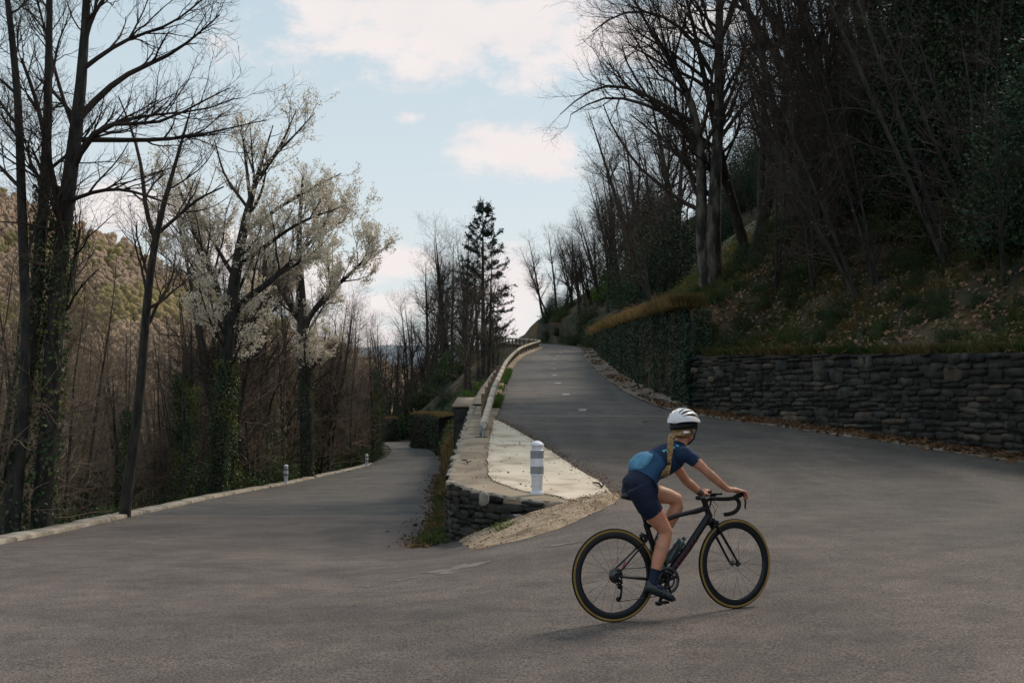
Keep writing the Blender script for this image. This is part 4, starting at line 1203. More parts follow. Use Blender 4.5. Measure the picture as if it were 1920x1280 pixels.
def px_trunk(base_D, pts, seed=0, z_extra=-1.0):
    """trunk from photo points (px,py,width px), standing at distance base_D"""
    r = np.random.default_rng(seed); P = []; R = []
    dy = 0
    for k, (x, y, w) in enumerate(pts):
        P.append(at(x, y, base_D + dy)); R.append(w / 2 * base_D / FPX); dy += r.uniform(-.35, .35)
    P = np.array(P); P = np.concatenate([[P[0] + (P[0] - P[1]) * .15 + [0, 0, z_extra]], P]); R = np.array([R[0] * 1.25] + R)
    return P, R
TW = dict(ang=42, angv=14, len=.85, n=4, sides=3, rr=.6, rmax=.009, rmin=.0035, trop=.10, wob=.2, end=.4, t0=.15)
def hero(name, D, trunks, levels, seed, label, mt='bark_dark', mc='twig', group=None, ivy=None, extra=None, blossom=0, bsize=.09):
    tr = [px_trunk(D, t, seed + k) for k, t in enumerate(trunks)]
    base = tr[0][0][1].copy()
    tr = [(p - base, q) for p, q in tr]
    ex = None
    if extra: ex = [(np.array([at(x, y, D + dd) for x, y, w, dd in e]) - base, np.array([w / 2 * D / FPX for x, y, w, dd in e])) for e in extra]
    tv, cr, lines = grow(tr, levels, seed, ex)
    r = np.random.default_rng(seed + 5); st = []
    if ivy:
        for ti, n, tmax, fat in ivy:
            P, R = resample(*tr[ti], 24); st.append(('ivy', *ivy_on(P, R, int(n * 1.7), r, tmax, .09, .16, fat), M['ivy']))
    if blossom:
        pts = np.concatenate([sample_lines(*lines[-1], int(blossom * 1.5), r), sample_lines(*lines[-2], int(blossom * .5), r, .3)])
        zt_ = (pts[:, 2] - np.percentile(pts[:, 2], 3)) / (np.percentile(pts[:, 2], 99) - np.percentile(pts[:, 2], 3))
        pts = pts[r.random(len(pts)) < np.interp(zt_, [0, .12, .4, .7, 1], [.9, 1, .7, .3, .14])]
        pts = np.repeat(pts, 4, 0) + r.normal(scale=.06, size=(len(pts) * 4, 3))
        st.append(('blossom', *quads(pts, bsize, r), M['blossom']))
    return tree_obj(name, base, tv, cr, M[mt], M[mc], label, 'tree', group, st), lines
L_bare = [dict(k=16, t0=.28, t1=.98, ang=48, angv=10, len=4.2, taper=.55, n=9, sides=6, rr=.45, rmax=.09, trop=.10, wob=.12, end=.25),
          dict(k=8, t0=.2, ang=38, angv=12, len=2.1, taper=.4, n=6, sides=4, rr=.55, rmax=.03, trop=.08, wob=.15),
          dict(k=6, t0=.2, ang=36, angv=12, len=1.1, n=5, sides=3, rr=.6, rmax=.014, trop=.06, wob=.17),
          dict(TW, k=3, len=.6)]
# ---- the two large trees at the left edge (limbs of the right one follow the photo)
hero('bare_tree', 22.0, [[(15, 1000, 36), (45, 760, 29), (68, 560, 24), (88, 300, 19), (92, 60, 13), (96, -160, 8)], [(30, 940, 18), (52, 700, 18), (42, 420, 18), (34, 160, 14), (10, -30, 10), (-10, -220, 6)]],
     [dict(L_bare[0], k=9, len=2.6, t0=.42), dict(L_bare[1], len=1.5), dict(L_bare[2], len=.8), dict(TW, k=3, len=.45)], 101,
     'tall twin stemmed bare tree at the far left edge, its foot behind the kerb', ivy=[(0, 900, .6, .8)])
hero('bare_tree', 22.4, [[(75, 985, 38), (92, 800, 34), (104, 600, 32), (120, 400, 30), (148, 220, 24), (160, 60, 16), (165, -60, 13), (172, -240, 8)]],
     [dict(L_bare[0], k=7, len=2.6, t0=.35), dict(L_bare[1], k=11, len=1.7, ang=34), dict(L_bare[2], k=6, len=.85), dict(TW, k=3, len=.42)], 102,
     'tall dark bare tree near the left edge with long boughs sweeping right',
     extra=[[(150, 220, 15, 0), (185, 180, 13, .2), (240, 135, 10, .5), (310, 110, 8, .7), (360, 75, 5, .8), (412, 28, 2.5, .9)],
            [(130, 330, 14, 0), (165, 250, 12, -.2), (215, 225, 9, -.4), (290, 240, 6, -.6), (350, 205, 4, -.6), (430, 165, 2, -.7)],
            [(128, 355, 14, 0), (160, 245, 9, .3), (200, 232, 8, .6), (270, 215, 6, .8), (330, 212, 5, 1), (410, 205, 3, 1), (440, 185, 2, 1.1)],
            [(135, 262, 11, 0), (200, 262, 10, .3), (290, 264, 8, .5), (370, 255, 5, .5), (430, 240, 3, .5), (500, 225, 1.6, .6)],
            [(155, 130, 11, 0), (200, 95, 9, .2), (255, 65, 7, .2), (320, 50, 5, .3), (390, -10, 3, .3)],
            [(160, 70, 10, 0), (178, 20, 8, 0), (215, -30, 6, .1), (260, -90, 4, .2)],
            [(125, 380, 9, 0), (170, 360, 8, -.2), (230, 352, 6, -.5), (290, 372, 4, -.6), (330, 388, 2, -.7)],
            [(118, 430, 14, 0), (92, 300, 11, -.2), (70, 190, 8, -.4), (40, 110, 5, -.5)],
            [(100, 640, 14, 0), (125, 560, 11, .2), (138, 500, 8, .4), (150, 430, 5, .4)],
            [(140, 250, 8, 0), (110, 160, 7, .3), (85, 60, 5, .4), (60, -40, 3, .5)]], ivy=[(0, 800, .5, .7)])
hero('bare_tree', 27.0, [[(232, 962, 22), (262, 760, 18), (272, 600, 16), (290, 442, 13), (318, 345, 8), (345, 250, 5), (362, 190, 2)]],
     [dict(L_bare[0], k=9, len=2.6, t0=.45, rmax=.05), dict(L_bare[1], k=7, len=1.3), dict(L_bare[2], k=4, len=.7), dict(TW, k=2, len=.4)], 103,
     'slim bare tree forking into a Y above the kerb, right of the big dark trees',
     extra=[[(290, 445, 10, 0), (272, 400, 9, 0), (268, 320, 7, .1), (250, 250, 5, .2), (222, 180, 2, .3)], [(296, 438, 8, 0), (330, 408, 7, .2), (372, 372, 5, .3), (420, 350, 3, .4)]])
# ---- blossoming cherries
L_ch = [dict(k=13, t0=.34, t1=.99, ang=48, angv=9, len=4.4, taper=.6, n=8, sides=5, rr=.45, rmax=.07, trop=.13, wob=.10, end=.22),
        dict(k=7, t0=.18, ang=36, angv=10, len=1.6, taper=.4, n=6, sides=4, rr=.5, rmax=.024, trop=.10, wob=.11),
        dict(k=4, t0=.15, ang=34, angv=10, len=.75, taper=.4, n=4, sides=3, rr=.6, rmax=.012, trop=.10, wob=.12)]
hero('cherry_tree', 41.0, [[(404, 930, 30), (418, 780, 27), (428, 620, 26), (440, 520, 22), (462, 400, 15), (482, 330, 9), (500, 275, 4), (512, 235, 2)],
                           [(428, 600, 14), (458, 560, 14), (492, 540, 12), (560, 480, 8), (610, 420, 4)], [(430, 610, 12), (398, 510, 11), (360, 420, 8), (335, 350, 4)]], L_ch, 111,
     'taller cherry tree in white blossom with ivy up its trunk beside the kerb', ivy=[(0, 3200, .42, 1.7)], extra=[[(470, 380, 8, 0), (462, 310, 6, .3), (450, 212, 2, .5)], [(488, 330, 7, 0), (530, 268, 5, .3), (556, 205, 2, .4)], [(495, 310, 6, 0), (545, 262, 4, -.3), (590, 212, 1.5, -.5)],
           [(465, 390, 7, 0), (420, 330, 5, .4), (402, 262, 2, .6)], [(452, 440, 9, 0), (550, 370, 6, .3), (640, 325, 2, .5)], [(445, 500, 9, 0), (560, 415, 6, -.4), (650, 385, 2, -.6)], [(440, 520, 9, 0), (380, 420, 6, .4), (330, 310, 2, .5)]], blossom=8200, bsize=.078)
hero('cherry_tree', 57.0, [[(577, 893, 26), (575, 780, 25), (572, 650, 25), (566, 580, 20), (560, 480, 13), (562, 400, 8), (568, 330, 4)],
                           [(574, 600, 12), (615, 550, 10), (660, 510, 6), (690, 480, 3)], [(570, 610, 12), (535, 560, 10), (510, 500, 6)]], [dict(L_ch[0], len=4.0), L_ch[1], L_ch[2]], 112,
     'shorter cherry tree in white blossom with a straight ivy stem behind the nearer small bollard', ivy=[(0, 1300, .45, .6)], blossom=7600, bsize=.085)
# ---- prototypes of the woodland trees
def proto(name, h, rad, nstem, levels, seed, mt, mc, lean=.06, leaf=None, fork=False):
    r = np.random.default_rng(seed); tr = []
    for k in range(nstem):
        a = r.uniform(0, 2 * np.pi); d = np.array([math.cos(a), math.sin(a)]) * (lean if nstem == 1 else lean * 2.2)
        hh = h * r.uniform(.82, 1.05); n = 7; P = [[0, 0, -1.2]]
        x = np.array([0.0, 0.0])
        for q in range(1, n):
            x = x + (d + r.normal(scale=.05, size=2)) * hh / n; P.append([x[0], x[1], hh * q / (n - 1)])
        tr.append((np.array(P), rad * np.array([1.25, 1, .86, .7, .52, .32, .1]) * (1 if nstem == 1 else .75)))
    tv, cr, lines = grow(tr, levels, seed)
    st = []
    if leaf:
        nl, sz, m_, jit = leaf
        pts = np.concatenate([sample_lines(*lines[-1], nl, r), sample_lines(*lines[-2], nl // 3, r)]) + r.normal(scale=jit, size=(nl + nl // 3, 3))
        st.append(('foliage', *quads(pts, sz, r), m_))
    o = tree_obj(name, (0, 0, -500), tv, cr, M[mt], M[mc], None, None, None, st)
    return o
L_up = [dict(k=18, t0=.30, t1=.98, ang=44, angv=13, len=3.8, taper=.6, n=8, sides=4, rr=.45, rmax=.06, trop=.13, wob=.2, end=.25),
        dict(k=8, t0=.15, ang=42, angv=16, len=1.8, taper=.4, n=6, sides=3, rr=.55, rmax=.022, trop=.07, wob=.2),
        dict(TW, k=5, len=1.0, rmax=.012)]
L_wide = [dict(k=17, t0=.28, t1=.98, ang=56, angv=12, len=4.6, taper=.5, n=8, sides=4, rr=.42, rmax=.07, trop=.07, wob=.14, end=.25),
          dict(k=8, t0=.2, ang=40, angv=12, len=1.9, taper=.4, n=5, sides=3, rr=.55, rmax=.024, trop=.05, wob=.17),
          dict(TW, k=5, len=1.0, rmax=.012)]
L_thin = [dict(k=22, t0=.18, t1=.98, ang=56, angv=18, len=2.3, taper=.5, n=7, sides=3, rr=.5, rmax=.028, trop=.06, wob=.2, end=.25),
          dict(k=7, t0=.15, ang=46, angv=16, len=1.2, taper=.4, n=5, sides=3, rr=.55, rmax=.012, trop=.05, wob=.22),
          dict(TW, k=3, len=.55, rmax=.008)]
PA = [proto('bare_tree', 12, .17, 1, L_up, 201, 'bark', 'twig', .06, (500, .07, M['dead_leaf'], .03)), proto('bare_tree', 13, .19, 2, L_up, 202, 'bark', 'twig'),
      proto('bare_tree', 11, .18, 1, L_wide, 203, 'bark', 'twig', .1), proto('bare_tree', 12, .17, 3, L_up, 204, 'bark', 'twig', .09)]
PT = [proto('sapling', 9, .075, 1, L_thin, 211, 'bark', 'twig_brown', .07, (420, .07, M['dead_leaf'], .03)), proto('sapling', 8, .065, 3, L_thin, 212, 'bark', 'twig_brown', .1), proto('sapling', 10, .09, 2, L_thin, 213, 'bark', 'twig_brown', .06)]
PD = [proto('sapling', 9, .08, 1, L_thin, 231, 'bark_dark', 'twig', .07), proto('sapling', 8, .07, 3, L_thin, 232, 'bark_dark', 'twig', .1, (420, .07, M['dead_leaf'], .03)), proto('sapling', 10, .09, 2, L_thin, 233, 'bark_dark', 'twig', .06)]
PIv = []
for s_ in (221, 222):                       # slim stems clothed in ivy
    o = proto('ivy_tree', 9, .12, 1, L_thin, s_, 'bark_dark', 'twig', .05)
    tr_ = np.stack([np.linspace(0, .3, 12), np.linspace(0, .2, 12), np.linspace(-.5, 8.2, 12)], 1)
    r = np.random.default_rng(s_); me_ = mesh('ivy', *ivy_on(tr_, np.linspace(.16, .06, 12), 3000, r, .8, .10, .20, 1.5), M['ivy'], o); me_['kind'] = 'stuff'
    PIv.append(o)
def bush_proto(name, w, h, n, size, m_, seed, stems=14):
    r = np.random.default_rng(seed)
    root = empty(name, (0, 0, -500))
    b = MB(); a = r.uniform(0, 2 * np.pi, stems); P = []
    for q in a:
        t = np.linspace(0, 1, 5)[:, None]; e = np.array([math.cos(q) * w * r.uniform(.2, .8), math.sin(q) * w * r.uniform(.2, .8), h * r.uniform(.6, .95)])
        P.append(t * e + r.normal(scale=.05, size=(5, 3)) * t)
    b.add(*tubes(np.array(P), np.tile(np.linspace(.03, .008, 5), (stems, 1)), 3)); b.build('stems', M['bark_dark'], root)
    # leaf clumps spread through the volume
    nc = max(12, n // 90); C = r.normal(size=(nc, 3)); C = norm(C) * (r.random((nc, 1)) ** .45); C[:, 2] = np.abs(C[:, 2]); C = C * [w, w, h]
    k = r.integers(0, nc, n); pts = C[k] + r.normal(scale=(w * .16, w * .16, h * .11), size=(n, 3)); pts[:, 2] = np.abs(pts[:, 2])
    o = mesh('foliage', *quads(pts, size, r), m_, root); o['kind'] = 'stuff'
    return root
PB = [bush_proto('bush', 1.3, 1.6, 4200, .09, M['bush'], 301), bush_proto('bush', 1.6, 2.2, 5200, .10, M['bush'], 302), bush_proto('bush', 1.1, 1.3, 3600, .085, M['bush'], 303)]
PE = [bush_proto('evergreen_tree', 2.4, 5.5, 15000, .12, M['evergreen'], 311), bush_proto('evergreen_tree', 2.8, 7.5, 19000, .125, M['evergreen'], 312), bush_proto('evergreen_tree', 2.0, 4.2, 11000, .115, M['evergreen'], 313)]
def bramble_proto(seed):
    r = np.random.default_rng(seed); root = empty('bramble', (0, 0, -500)); n = 70
    O = r.normal(scale=(.9, .9, 0), size=(n, 3)); D = norm(np.stack([r.normal(size=n), r.normal(size=n), np.abs(r.normal(size=n)) + .8], 1))
    P = np.empty((n, 8, 3)); P[:, 0] = O
    for q in range(1, 8):
        D = norm(D + r.normal(scale=.22, size=(n, 3)) - [0, 0, .13]); P[:, q] = P[:, q - 1] + D * .36 * r.uniform(.7, 1.2, (n, 1))
    P[:, :, 2] = np.maximum(P[:, :, 2], .02)
    b = MB(); b.add(*tubes(P, np.tile(np.linspace(.012, .004, 8), (n, 1)), 3)); b.build('canes', M['twig_brown'], root)
    o = mesh('foliage', *quads(sample_lines(P, np.ones((n, 8)), 420, r, .2), .10, r), M['bush'], root); o['kind'] = 'stuff'
    return root
PR = [bramble_proto(321), bramble_proto(322)]
used = set()
def place(pr_, x, y, z, s, rz, label, cat, group):
    if pr_ not in used: used.add(pr_); o = pr_
    else: o = copy_tree(pr_)
    o.location = (x, y, z); o.rotation_euler = (0, 0, rz); o.scale = (s, s, s * random.uniform(.92, 1.1))
    o['label'] = label; o['category'] = cat
    if group: o['group'] = group
    return o
rd = random.Random(5)
# ---- woodland below the kerb on the left
LW = [('slender bare tree in the wood below the kerb on the left', 'bare trees in the wood below the kerb'), ('thin brown sapling in the tangle below the kerb on the left', 'saplings in the wood below the kerb'),
      ('ivy clad slim tree in the wood below the kerb on the left', 'ivy clad trees below the kerb'), ('dark green bush in the wood below the kerb on the left', 'bushes below the kerb'), ('tangle of brown bramble canes behind the kerb', 'brambles behind the kerb')]
def visible_x(px, y): return (px - 960) / FPX * y
cnt = 0
for k in range(600):
    y = 20 + 92 * rd.random() ** 1.15
    off = .9 + 34 * rd.random() ** 1.5
    x = float(xl(y)) - off
    px = 960 + x / y * FPX
    if px < -60 or px > 760: continue
    if px < 420 and y < 75 and rd.random() < .5: continue
    z = gz(x, y); q = rd.random()
    if q < .15: pr_, li, cat = rd.choice(PA), 0, 'tree'
    elif q < .74: pr_, li, cat = rd.choice(PT), 1, 'sapling'
    elif q < .83: pr_, li, cat = rd.choice(PIv), 2, 'tree'
    else: pr_, li, cat = rd.choice(PB), 3, 'bush'
    s = rd.uniform(.8, 1.2)
    if li == 0 and px > 610: s *= .8
    if px < 330 and li == 0 and y < 30: s *= .8
    place(pr_, x, y, z - .1, s, rd.uniform(0, 6.28), LW[li][0], cat, LW[li][1]); cnt += 1
    if cnt >= 150: break
for k in range(85):
    y = rd.uniform(23, 84) if k % 2 else rd.uniform(38, 84); x = float(xl(y)) - .9 - 8 * rd.random() ** 1.5
    if k % 3 == 0: place(rd.choice(PIv), x - .5, y, gz(x - .5, y) - .2, rd.uniform(.6, 1.0), rd.uniform(0, 6.28), LW[2][0], 'tree', LW[2][1])
    else: s = rd.uniform(.6, 1.25); place(rd.choice(PB), x - 1.1 * s, y, gz(x - 1.1 * s, y) - .2, s, rd.uniform(0, 6.28), LW[3][0], 'bush', LW[3][1])
cnt = 0
for k in range(900):
    y = 24 + 85 * rd.random(); off = 2.5 + 26 * rd.random() ** 1.3; x = float(xl(y)) - off; px = 960 + x / y * FPX
    if px < -60 or px > 640: continue
    z = gz(x, y); s = min(1.9, max(.45, (CAMZ + y * rd.uniform(.005, .085) - z) / 8.5))
    q = rd.random()
    if q < .8: place(rd.choice(PT), x, y, z - .1, s, rd.uniform(0, 6.28), LW[1][0], 'sapling', LW[1][1])
    else: place(rd.choice(PB), x, y, z - .2, rd.uniform(.8, 1.7), rd.uniform(0, 6.28), LW[3][0], 'bush', LW[3][1])
    cnt += 1
    if cnt >= 130: break
for k in range(64):
    y = 17.5 + 60 * rd.random() ** 1.3; x = float(xl(y)) - rd.uniform(2.0, 4.2)
    if k % 3: place(rd.choice(PR), x, y, gz(x, y), rd.uniform(.4, .8), rd.uniform(0, 6.28), LW[4][0], 'bramble', LW[4][1])
    else: place(rd.choice(PB), x + .6, y, gz(x + .6, y) - .2, rd.uniform(.4, .85), rd.uniform(0, 6.28), LW[3][0], 'bush', LW[3][1])
# glossy dark holly between the cherries
holly = bush_proto('holly', 1.9, 5.4, 11000, .11, M['ivy'], 331)
p = at(478, 890, 57); place(holly, p[0], 57, gz(p[0], 57) - .2, 1.0, 0, 'large dark glossy evergreen bush between the two blossoming cherries', 'bush', None)
# ---- trees round the far bend, between the two roads
G2 = ('bare tree growing on the slope beyond the bend of the lower road', 'bare trees beyond the lower bend')
for (px, py, D, pi, s) in ((735, 770, 105, 3, .80), (742, 790, 118, 0, .72), (775, 775, 100, 1, .86), (800, 765, 96, 0, .95), (826, 770, 84, 3, .95), (848, 760, 92, 1, .95), (868, 755, 72, 0, .86), (888, 720, 88, 1, .86), (915, 700, 80, 0, .64),
                           (760, 780, 128, 2, .8), (790, 770, 118, 3, 1.0), (815, 750, 110, 2, 1.1), (840, 750, 120, 1, 1.05), (870, 740, 112, 3, 1.0), (895, 720, 118, 0, .9), (712, 800, 125, 1, .75), (700, 800, 112, 0, .6), (925, 690, 108, 0, .62)):
    x = visible_x(px, D)
    if float(xl(D)) - 1.2 < x < float(xm1(D)) + 1.5: D = 152 + pi * 4; x = visible_x(px, D); s *= 1.35
    z = gz(x, D)
    place(PA[pi], x, D, z - .2, s * 1.28, rd.uniform(0, 6.28), *([G2[0], 'tree', G2[1]]))
G4 = ('thin brown sapling crowding the dark bank between the two roads', 'saplings on the bank between the roads')
for k in range(9):
    D = rd.uniform(66, 125); x = rd.uniform(float(xm1(D)) + 1.2, float(xm2(D)) - .5)
    if D > 100: x = float(xl(D)) - rd.uniform(2.5, 14) if k % 2 else float(xm1(D)) + rd.uniform(2, 6)
    if k % 3 == 0: place(rd.choice(PB), x, D, gz(x, D) - .3, rd.uniform(.8, 1.7), rd.uniform(0, 6.28), 'dark bush crowding the bank between the two roads', 'bush', 'bushes on the bank between the roads')
    else: place(rd.choice(PT), x, D, gz(x, D) - .2, rd.uniform(.55, .95), rd.uniform(0, 6.28), G4[0], 'sapling', G4[1])
for (o_, D, s) in ((1.2, 82, .55), (1.0, 88, .6), (1.1, 95, .65), (1.4, 102, .75), (1.8, 109, .8), (3, 118, 1.1), (5, 100, 1.5), (6, 86, 1.4), (5, 128, 1.6), (3.5, 138, 2.2), (-2, 146, 2.6), (-7, 146, 2.6), (-11, 142, 2.2), (8, 140, 2.6), (-14, 135, 2.2)):
    x = float(xl(D)) - o_; place(rd.choice(PB), x, D, max(gz(x, D), float(_L(D)) - .8) - .2, s, rd.uniform(0, 6.28), 'dark bush closing the view at the lower bend', 'bush', 'bushes at the lower bend')
for (px, D, s) in ((690, 142, .5), (715, 148, .55), (738, 140, .42), (760, 146, .5), (785, 138, .42), (805, 130, .4), (835, 128, .55), (660, 135, .5), (700, 155, .8), (745, 158, .85), (790, 155, .85), (830, 150, .9), (870, 145, .8)):
    x = visible_x(px, D); place(rd.choice(PE), x, D, float(_L(min(D, 140))) - .3 if px < 800 else gz(x, D) - .3, s, rd.uniform(0, 6.28), 'dark evergreen closing the view behind the lower bend', 'tree', 'evergreens behind the lower bend')
for k in range(20):
    px = 655 + k * 10.5 + rd.uniform(-5, 5); D = rd.uniform(142, 180); x = visible_x(px, D)
    place(rd.choice(PA), x, D, max(gz(x, D), -6) - .2, rd.uniform(.8, 1.15), rd.uniform(0, 6.28), G2[0], 'tree', G2[1])
p = at(905, 738, 52); place(bush_proto('laurel_bush', .75, 1.0, 1500, .12, M['green_grass'], 341), visible_x(893, 52), 52, 1.35, 1.0, 0, 'bright green leafy bush beside the log rail', 'bush', None)
# ---- the conifer on the skyline
def conifer(h, seed):
    r = np.random.default_rng(seed); tr = [(np.array([[0, 0, -1], [.05, 0, h * .3], [0, .1, h * .65], [0, 0, h]]), np.array([.26, .2, .12, .02]))]
    lv = [dict(k=105, t0=.34, t1=.995, even=1, ang=78, angv=8, len=3.6, shape=lambda t: np.clip((1.03 - t) / .66, .08, 1) ** .75, n=6, sides=3, rr=.3, rmax=.04, trop=.06, wob=.08), dict(k=7, t0=.35, ang=38, angv=8, len=.8, taper=.5, n=3, sides=3, rr=.5, rmax=.012, trop=.1)]
    tv, cr, ln = grow(tr, lv, seed)
    pts = np.concatenate([sample_lines(*ln[-1], 11000, r, .1), sample_lines(*ln[-2], 4500, r, .4)]) + r.normal(scale=.05, size=(15500, 3))
    V, F = quads(pts, .22, r, aspect=.4)
    return tree_obj('pine_tree', (0, 0, 0), tv, cr, M['bark_dark'], M['bark_dark'], 'dark conifer rising alone above the bare trees at the far bend', 'tree', None, [('needles', V, F, M['needle'])])
D = 96; x = visible_x(905, D); z = gz(x, D); top = at(903, 385, D)[2]
c = conifer(top - z, 51); c.location = (x, D, z)
# ---- right hand wooded slope
hero('bare_tree', 41.0, [[(1338, 548, 34), (1335, 470, 32), (1342, 330, 22), (1348, 200, 20), (1348, 60, 16), (1352, -120, 10)], [(1325, 540, 26), (1312, 430, 22), (1318, 330, 20), (1305, 210, 16), (1270, 130, 11), (1215, 55, 6), (1180, -20, 3)]],
     [dict(L_bare[0], k=20, len=6.0, t0=.3, bias=(-.6, -.1, .1)), dict(L_bare[1], k=10, len=2.6), dict(L_bare[2], k=6, len=1.2), dict(TW, k=3, len=.7)], 121,
     'big twin trunked pale barked tree leaning over the ivy wall', mt='bark_pale', mc='twig',
     extra=[[(1300, 230, 11, 0), (1255, 205, 9, 0), (1200, 170, 7, .3), (1140, 155, 5, .5), (1085, 180, 3, .6), (1050, 215, 1.6, .6)],
            [(1310, 290, 10, 0), (1265, 220, 8, -.3), (1200, 190, 6, -.6), (1130, 178, 4, -.8), (1070, 215, 2, -1)],
            [(1335, 140, 10, 0), (1290, 60, 8, .2), (1230, 20, 6, .4), (1160, 20, 4, .5), (1110, 60, 2, .5)],
            [(1345, 100, 9, 0), (1370, 20, 8, -.2), (1390, -50, 5, -.2)], [(1350, 260, 9, 0), (1400, 190, 8, .3), (1470, 130, 6, .6), (1540, 60, 3, .8)]])
hero('bare_tree', 37.5, [[(1492, 470, 24), (1470, 330, 17), (1448, 180, 14), (1415, 60, 11), (1375, -60, 7)]], [dict(L_bare[0], k=14, len=3.8, t0=.3), dict(L_bare[1], k=7), dict(L_bare[2], k=5), dict(TW, k=3)], 122,
     'leaning bare tree on the slope right of the twin trunked tree', mt='bark', extra=[[(1500, 440, 12, 0), (1545, 400, 11, 0), (1595, 362, 9, 0), (1640, 350, 4, 0)]])
hero('bare_tree', 39, [[(1725, 308, 30), (1690, 200, 24), (1655, 80, 20), (1610, -60, 14), (1580, -200, 8)]], [dict(L_bare[0], k=14, len=4, t0=.25), dict(L_bare[1], k=7), dict(L_bare[2], k=5), dict(TW, k=3)], 123,
     'leaning bare tree with a pale foot high on the right slope', mt='bark')
hero('bare_tree', 37, [[(1875, 250, 26), (1862, 170, 24), (1868, 60, 20), (1880, -80, 14)]], [dict(L_bare[0], k=12, len=4, t0=.2), dict(L_bare[1], k=7), dict(L_bare[2], k=5), dict(TW, k=3)], 124,
     'crooked dark tree near the right edge of the upper slope')
G3 = ('bare tree on the dark wooded slope above the road', 'bare trees on the right slope')
def put_hill(pool, px, py, s, label, cat, grp, dz=-.2):
    q = gpx(px, py)
    if q is None or q[1] > 160 or q[0] < float(xw_(q[1])): return
    o = place(rd.choice(pool), q[0], q[1], q[2] + dz, s, rd.uniform(0, 6.28), label, cat, grp)
    if cat in ('tree', 'sapling') and 'evergreen' not in label: o.rotation_euler = (rd.uniform(-.16, .1), rd.uniform(-.34, .1), rd.uniform(0, .6) if rd.random() < .7 else rd.uniform(0, 6.28))
hp = [(1140, 585), (1110, 570), (1085, 590), (1060, 585), (1030, 595), (1005, 596), (1180, 560), (1215, 560), (1235, 545), (1270, 540), (1160, 520), (1190, 500), (1240, 500), (1290, 470), (1400, 480), (1430, 440), (1380, 430), (1530, 400), (1570, 340), (1620, 380), (1560, 280),
      (1640, 250), (1790, 280), (1760, 200), (1830, 150), (1900, 120), (1680, 330), (1810, 330), (1120, 540), (1150, 555), (1075, 565), (1045, 590), (1020, 596), (1100, 585), (1070, 575), (1090, 565), (1130, 575), (1200, 530), (1165, 545), (1250, 470), (1190, 470), (1145, 530), (1500, 250), (1450, 300), (1600, 200), (1700, 120), (1330, 420), (990, 597), (1020, 590)]
for k, (px, py) in enumerate(hp):
    put_hill(PA, px, py, rd.uniform(.85, 1.25) * (.68 if px < 1130 else .95 if px < 1180 else 1), G3[0], 'tree', G3[1])
for k in range(46):
    px = rd.uniform(1080, 1920); py = rd.uniform(120, 560) if px > 1300 else rd.uniform(470, 600)
    put_hill(PD, px, py, rd.uniform(.6, 1.1), 'thin brown sapling on the dark wooded slope above the road', 'sapling', 'saplings on the right slope')
for k in range(120):
    px = rd.uniform(1400, 2000) if k < 66 else rd.uniform(1040, 1420); py = (rd.uniform(60, 430) if px > 1400 else rd.uniform(380, 570))
    if 1270 < px < 1450 and py > 470: continue
    put_hill(PE, px, py, rd.uniform(.6, 1.15), 'dark evergreen thicket tree on the wooded slope above the road', 'tree', 'evergreens on the right slope', -.5)
for (px, py, s_) in ((1150, 560, 1.05), (1195, 545, 1.35), (1235, 540, 1.3), (1120, 572, .8), (1270, 520, 1.4), (1210, 520, 1.5), (1420, 470, 1.2), (1560, 420, 1.2), (1650, 380, 1.2)):
    put_hill([PA[2]], px, py, s_, G3[0], 'tree', G3[1])
# high wood above the frame: keeps the slope in shade
for k in range(36):
    x = rd.uniform(30, 62); y = rd.uniform(10, 95); pool = PE if k % 2 else PA
    place(rd.choice(pool), x, y, gz(x, y) - .3, rd.uniform(1.0, 1.5), rd.uniform(0, 6.28), *(('dark evergreen thicket tree on the wooded slope above the road', 'tree', 'evergreens on the right slope') if k % 2 else (G3[0], 'tree', G3[1])))
for k in range(20):
    px = rd.uniform(1400, 1960); py = rd.uniform(330, 520)
    put_hill(PB, px, py, rd.uniform(.3, .7), 'low dark bush on the bank above the stone wall', 'bush', 'bushes on the right bank', -.15)
for k in range(9):
    px = rd.uniform(985, 1260); put_hill(PE, px, rd.uniform(560, 592) if px < 1130 else rd.uniform(500, 560), rd.uniform(.3, .6), 'dark evergreen thicket tree on the wooded slope above the road', 'tree', 'evergreens on the right slope', -.4)
for (x_, y_, s_) in ((5.75, 33.3, .42), (6.3, 32.9, .35), (5.45, 34.6, .3), (6.9, 32.2, .3)):
    place(rd.choice(PB), x_, y_, gz(x_, y_) - .12, s_, rd.uniform(0, 6.28), 'small bush spilling over the near corner of the ivy wall', 'bush', 'bushes at the ivy wall corner')
q = gpx(1140, 560)
if q is not None: place(bush_proto('laurel_bush', 1.8, 3.0, 2600, .22, M['fresh'], 343), q[0], q[1], q[2] - .3, 1.0, 0, 'bush in fresh yellow green leaf under the trees at the bend', 'bush', None)
for k in range(70):
    px = rd.uniform(1310, 1930); py = rd.uniform(430, 650)
    put_hill(PB, px, py, rd.uniform(.14, .32), 'low dark bush on the bank above the stone wall', 'bush', 'bushes on the right bank', -.08)
for k in range(9):
    px = rd.uniform(1310, 1930); put_hill(PR, px, rd.uniform(300, 520), rd.uniform(.35, .6), 'bramble tangle on the bank above the stone wall', 'bramble', 'brambles on the right bank', -.05)
for k in range(40):
    px = rd.uniform(1300, 1930); put_hill(PB, px, rd.uniform(230, 470), rd.uniform(.5, 1.0), 'low dark bush on the bank above the stone wall', 'bush', 'bushes on the right bank', -.15)
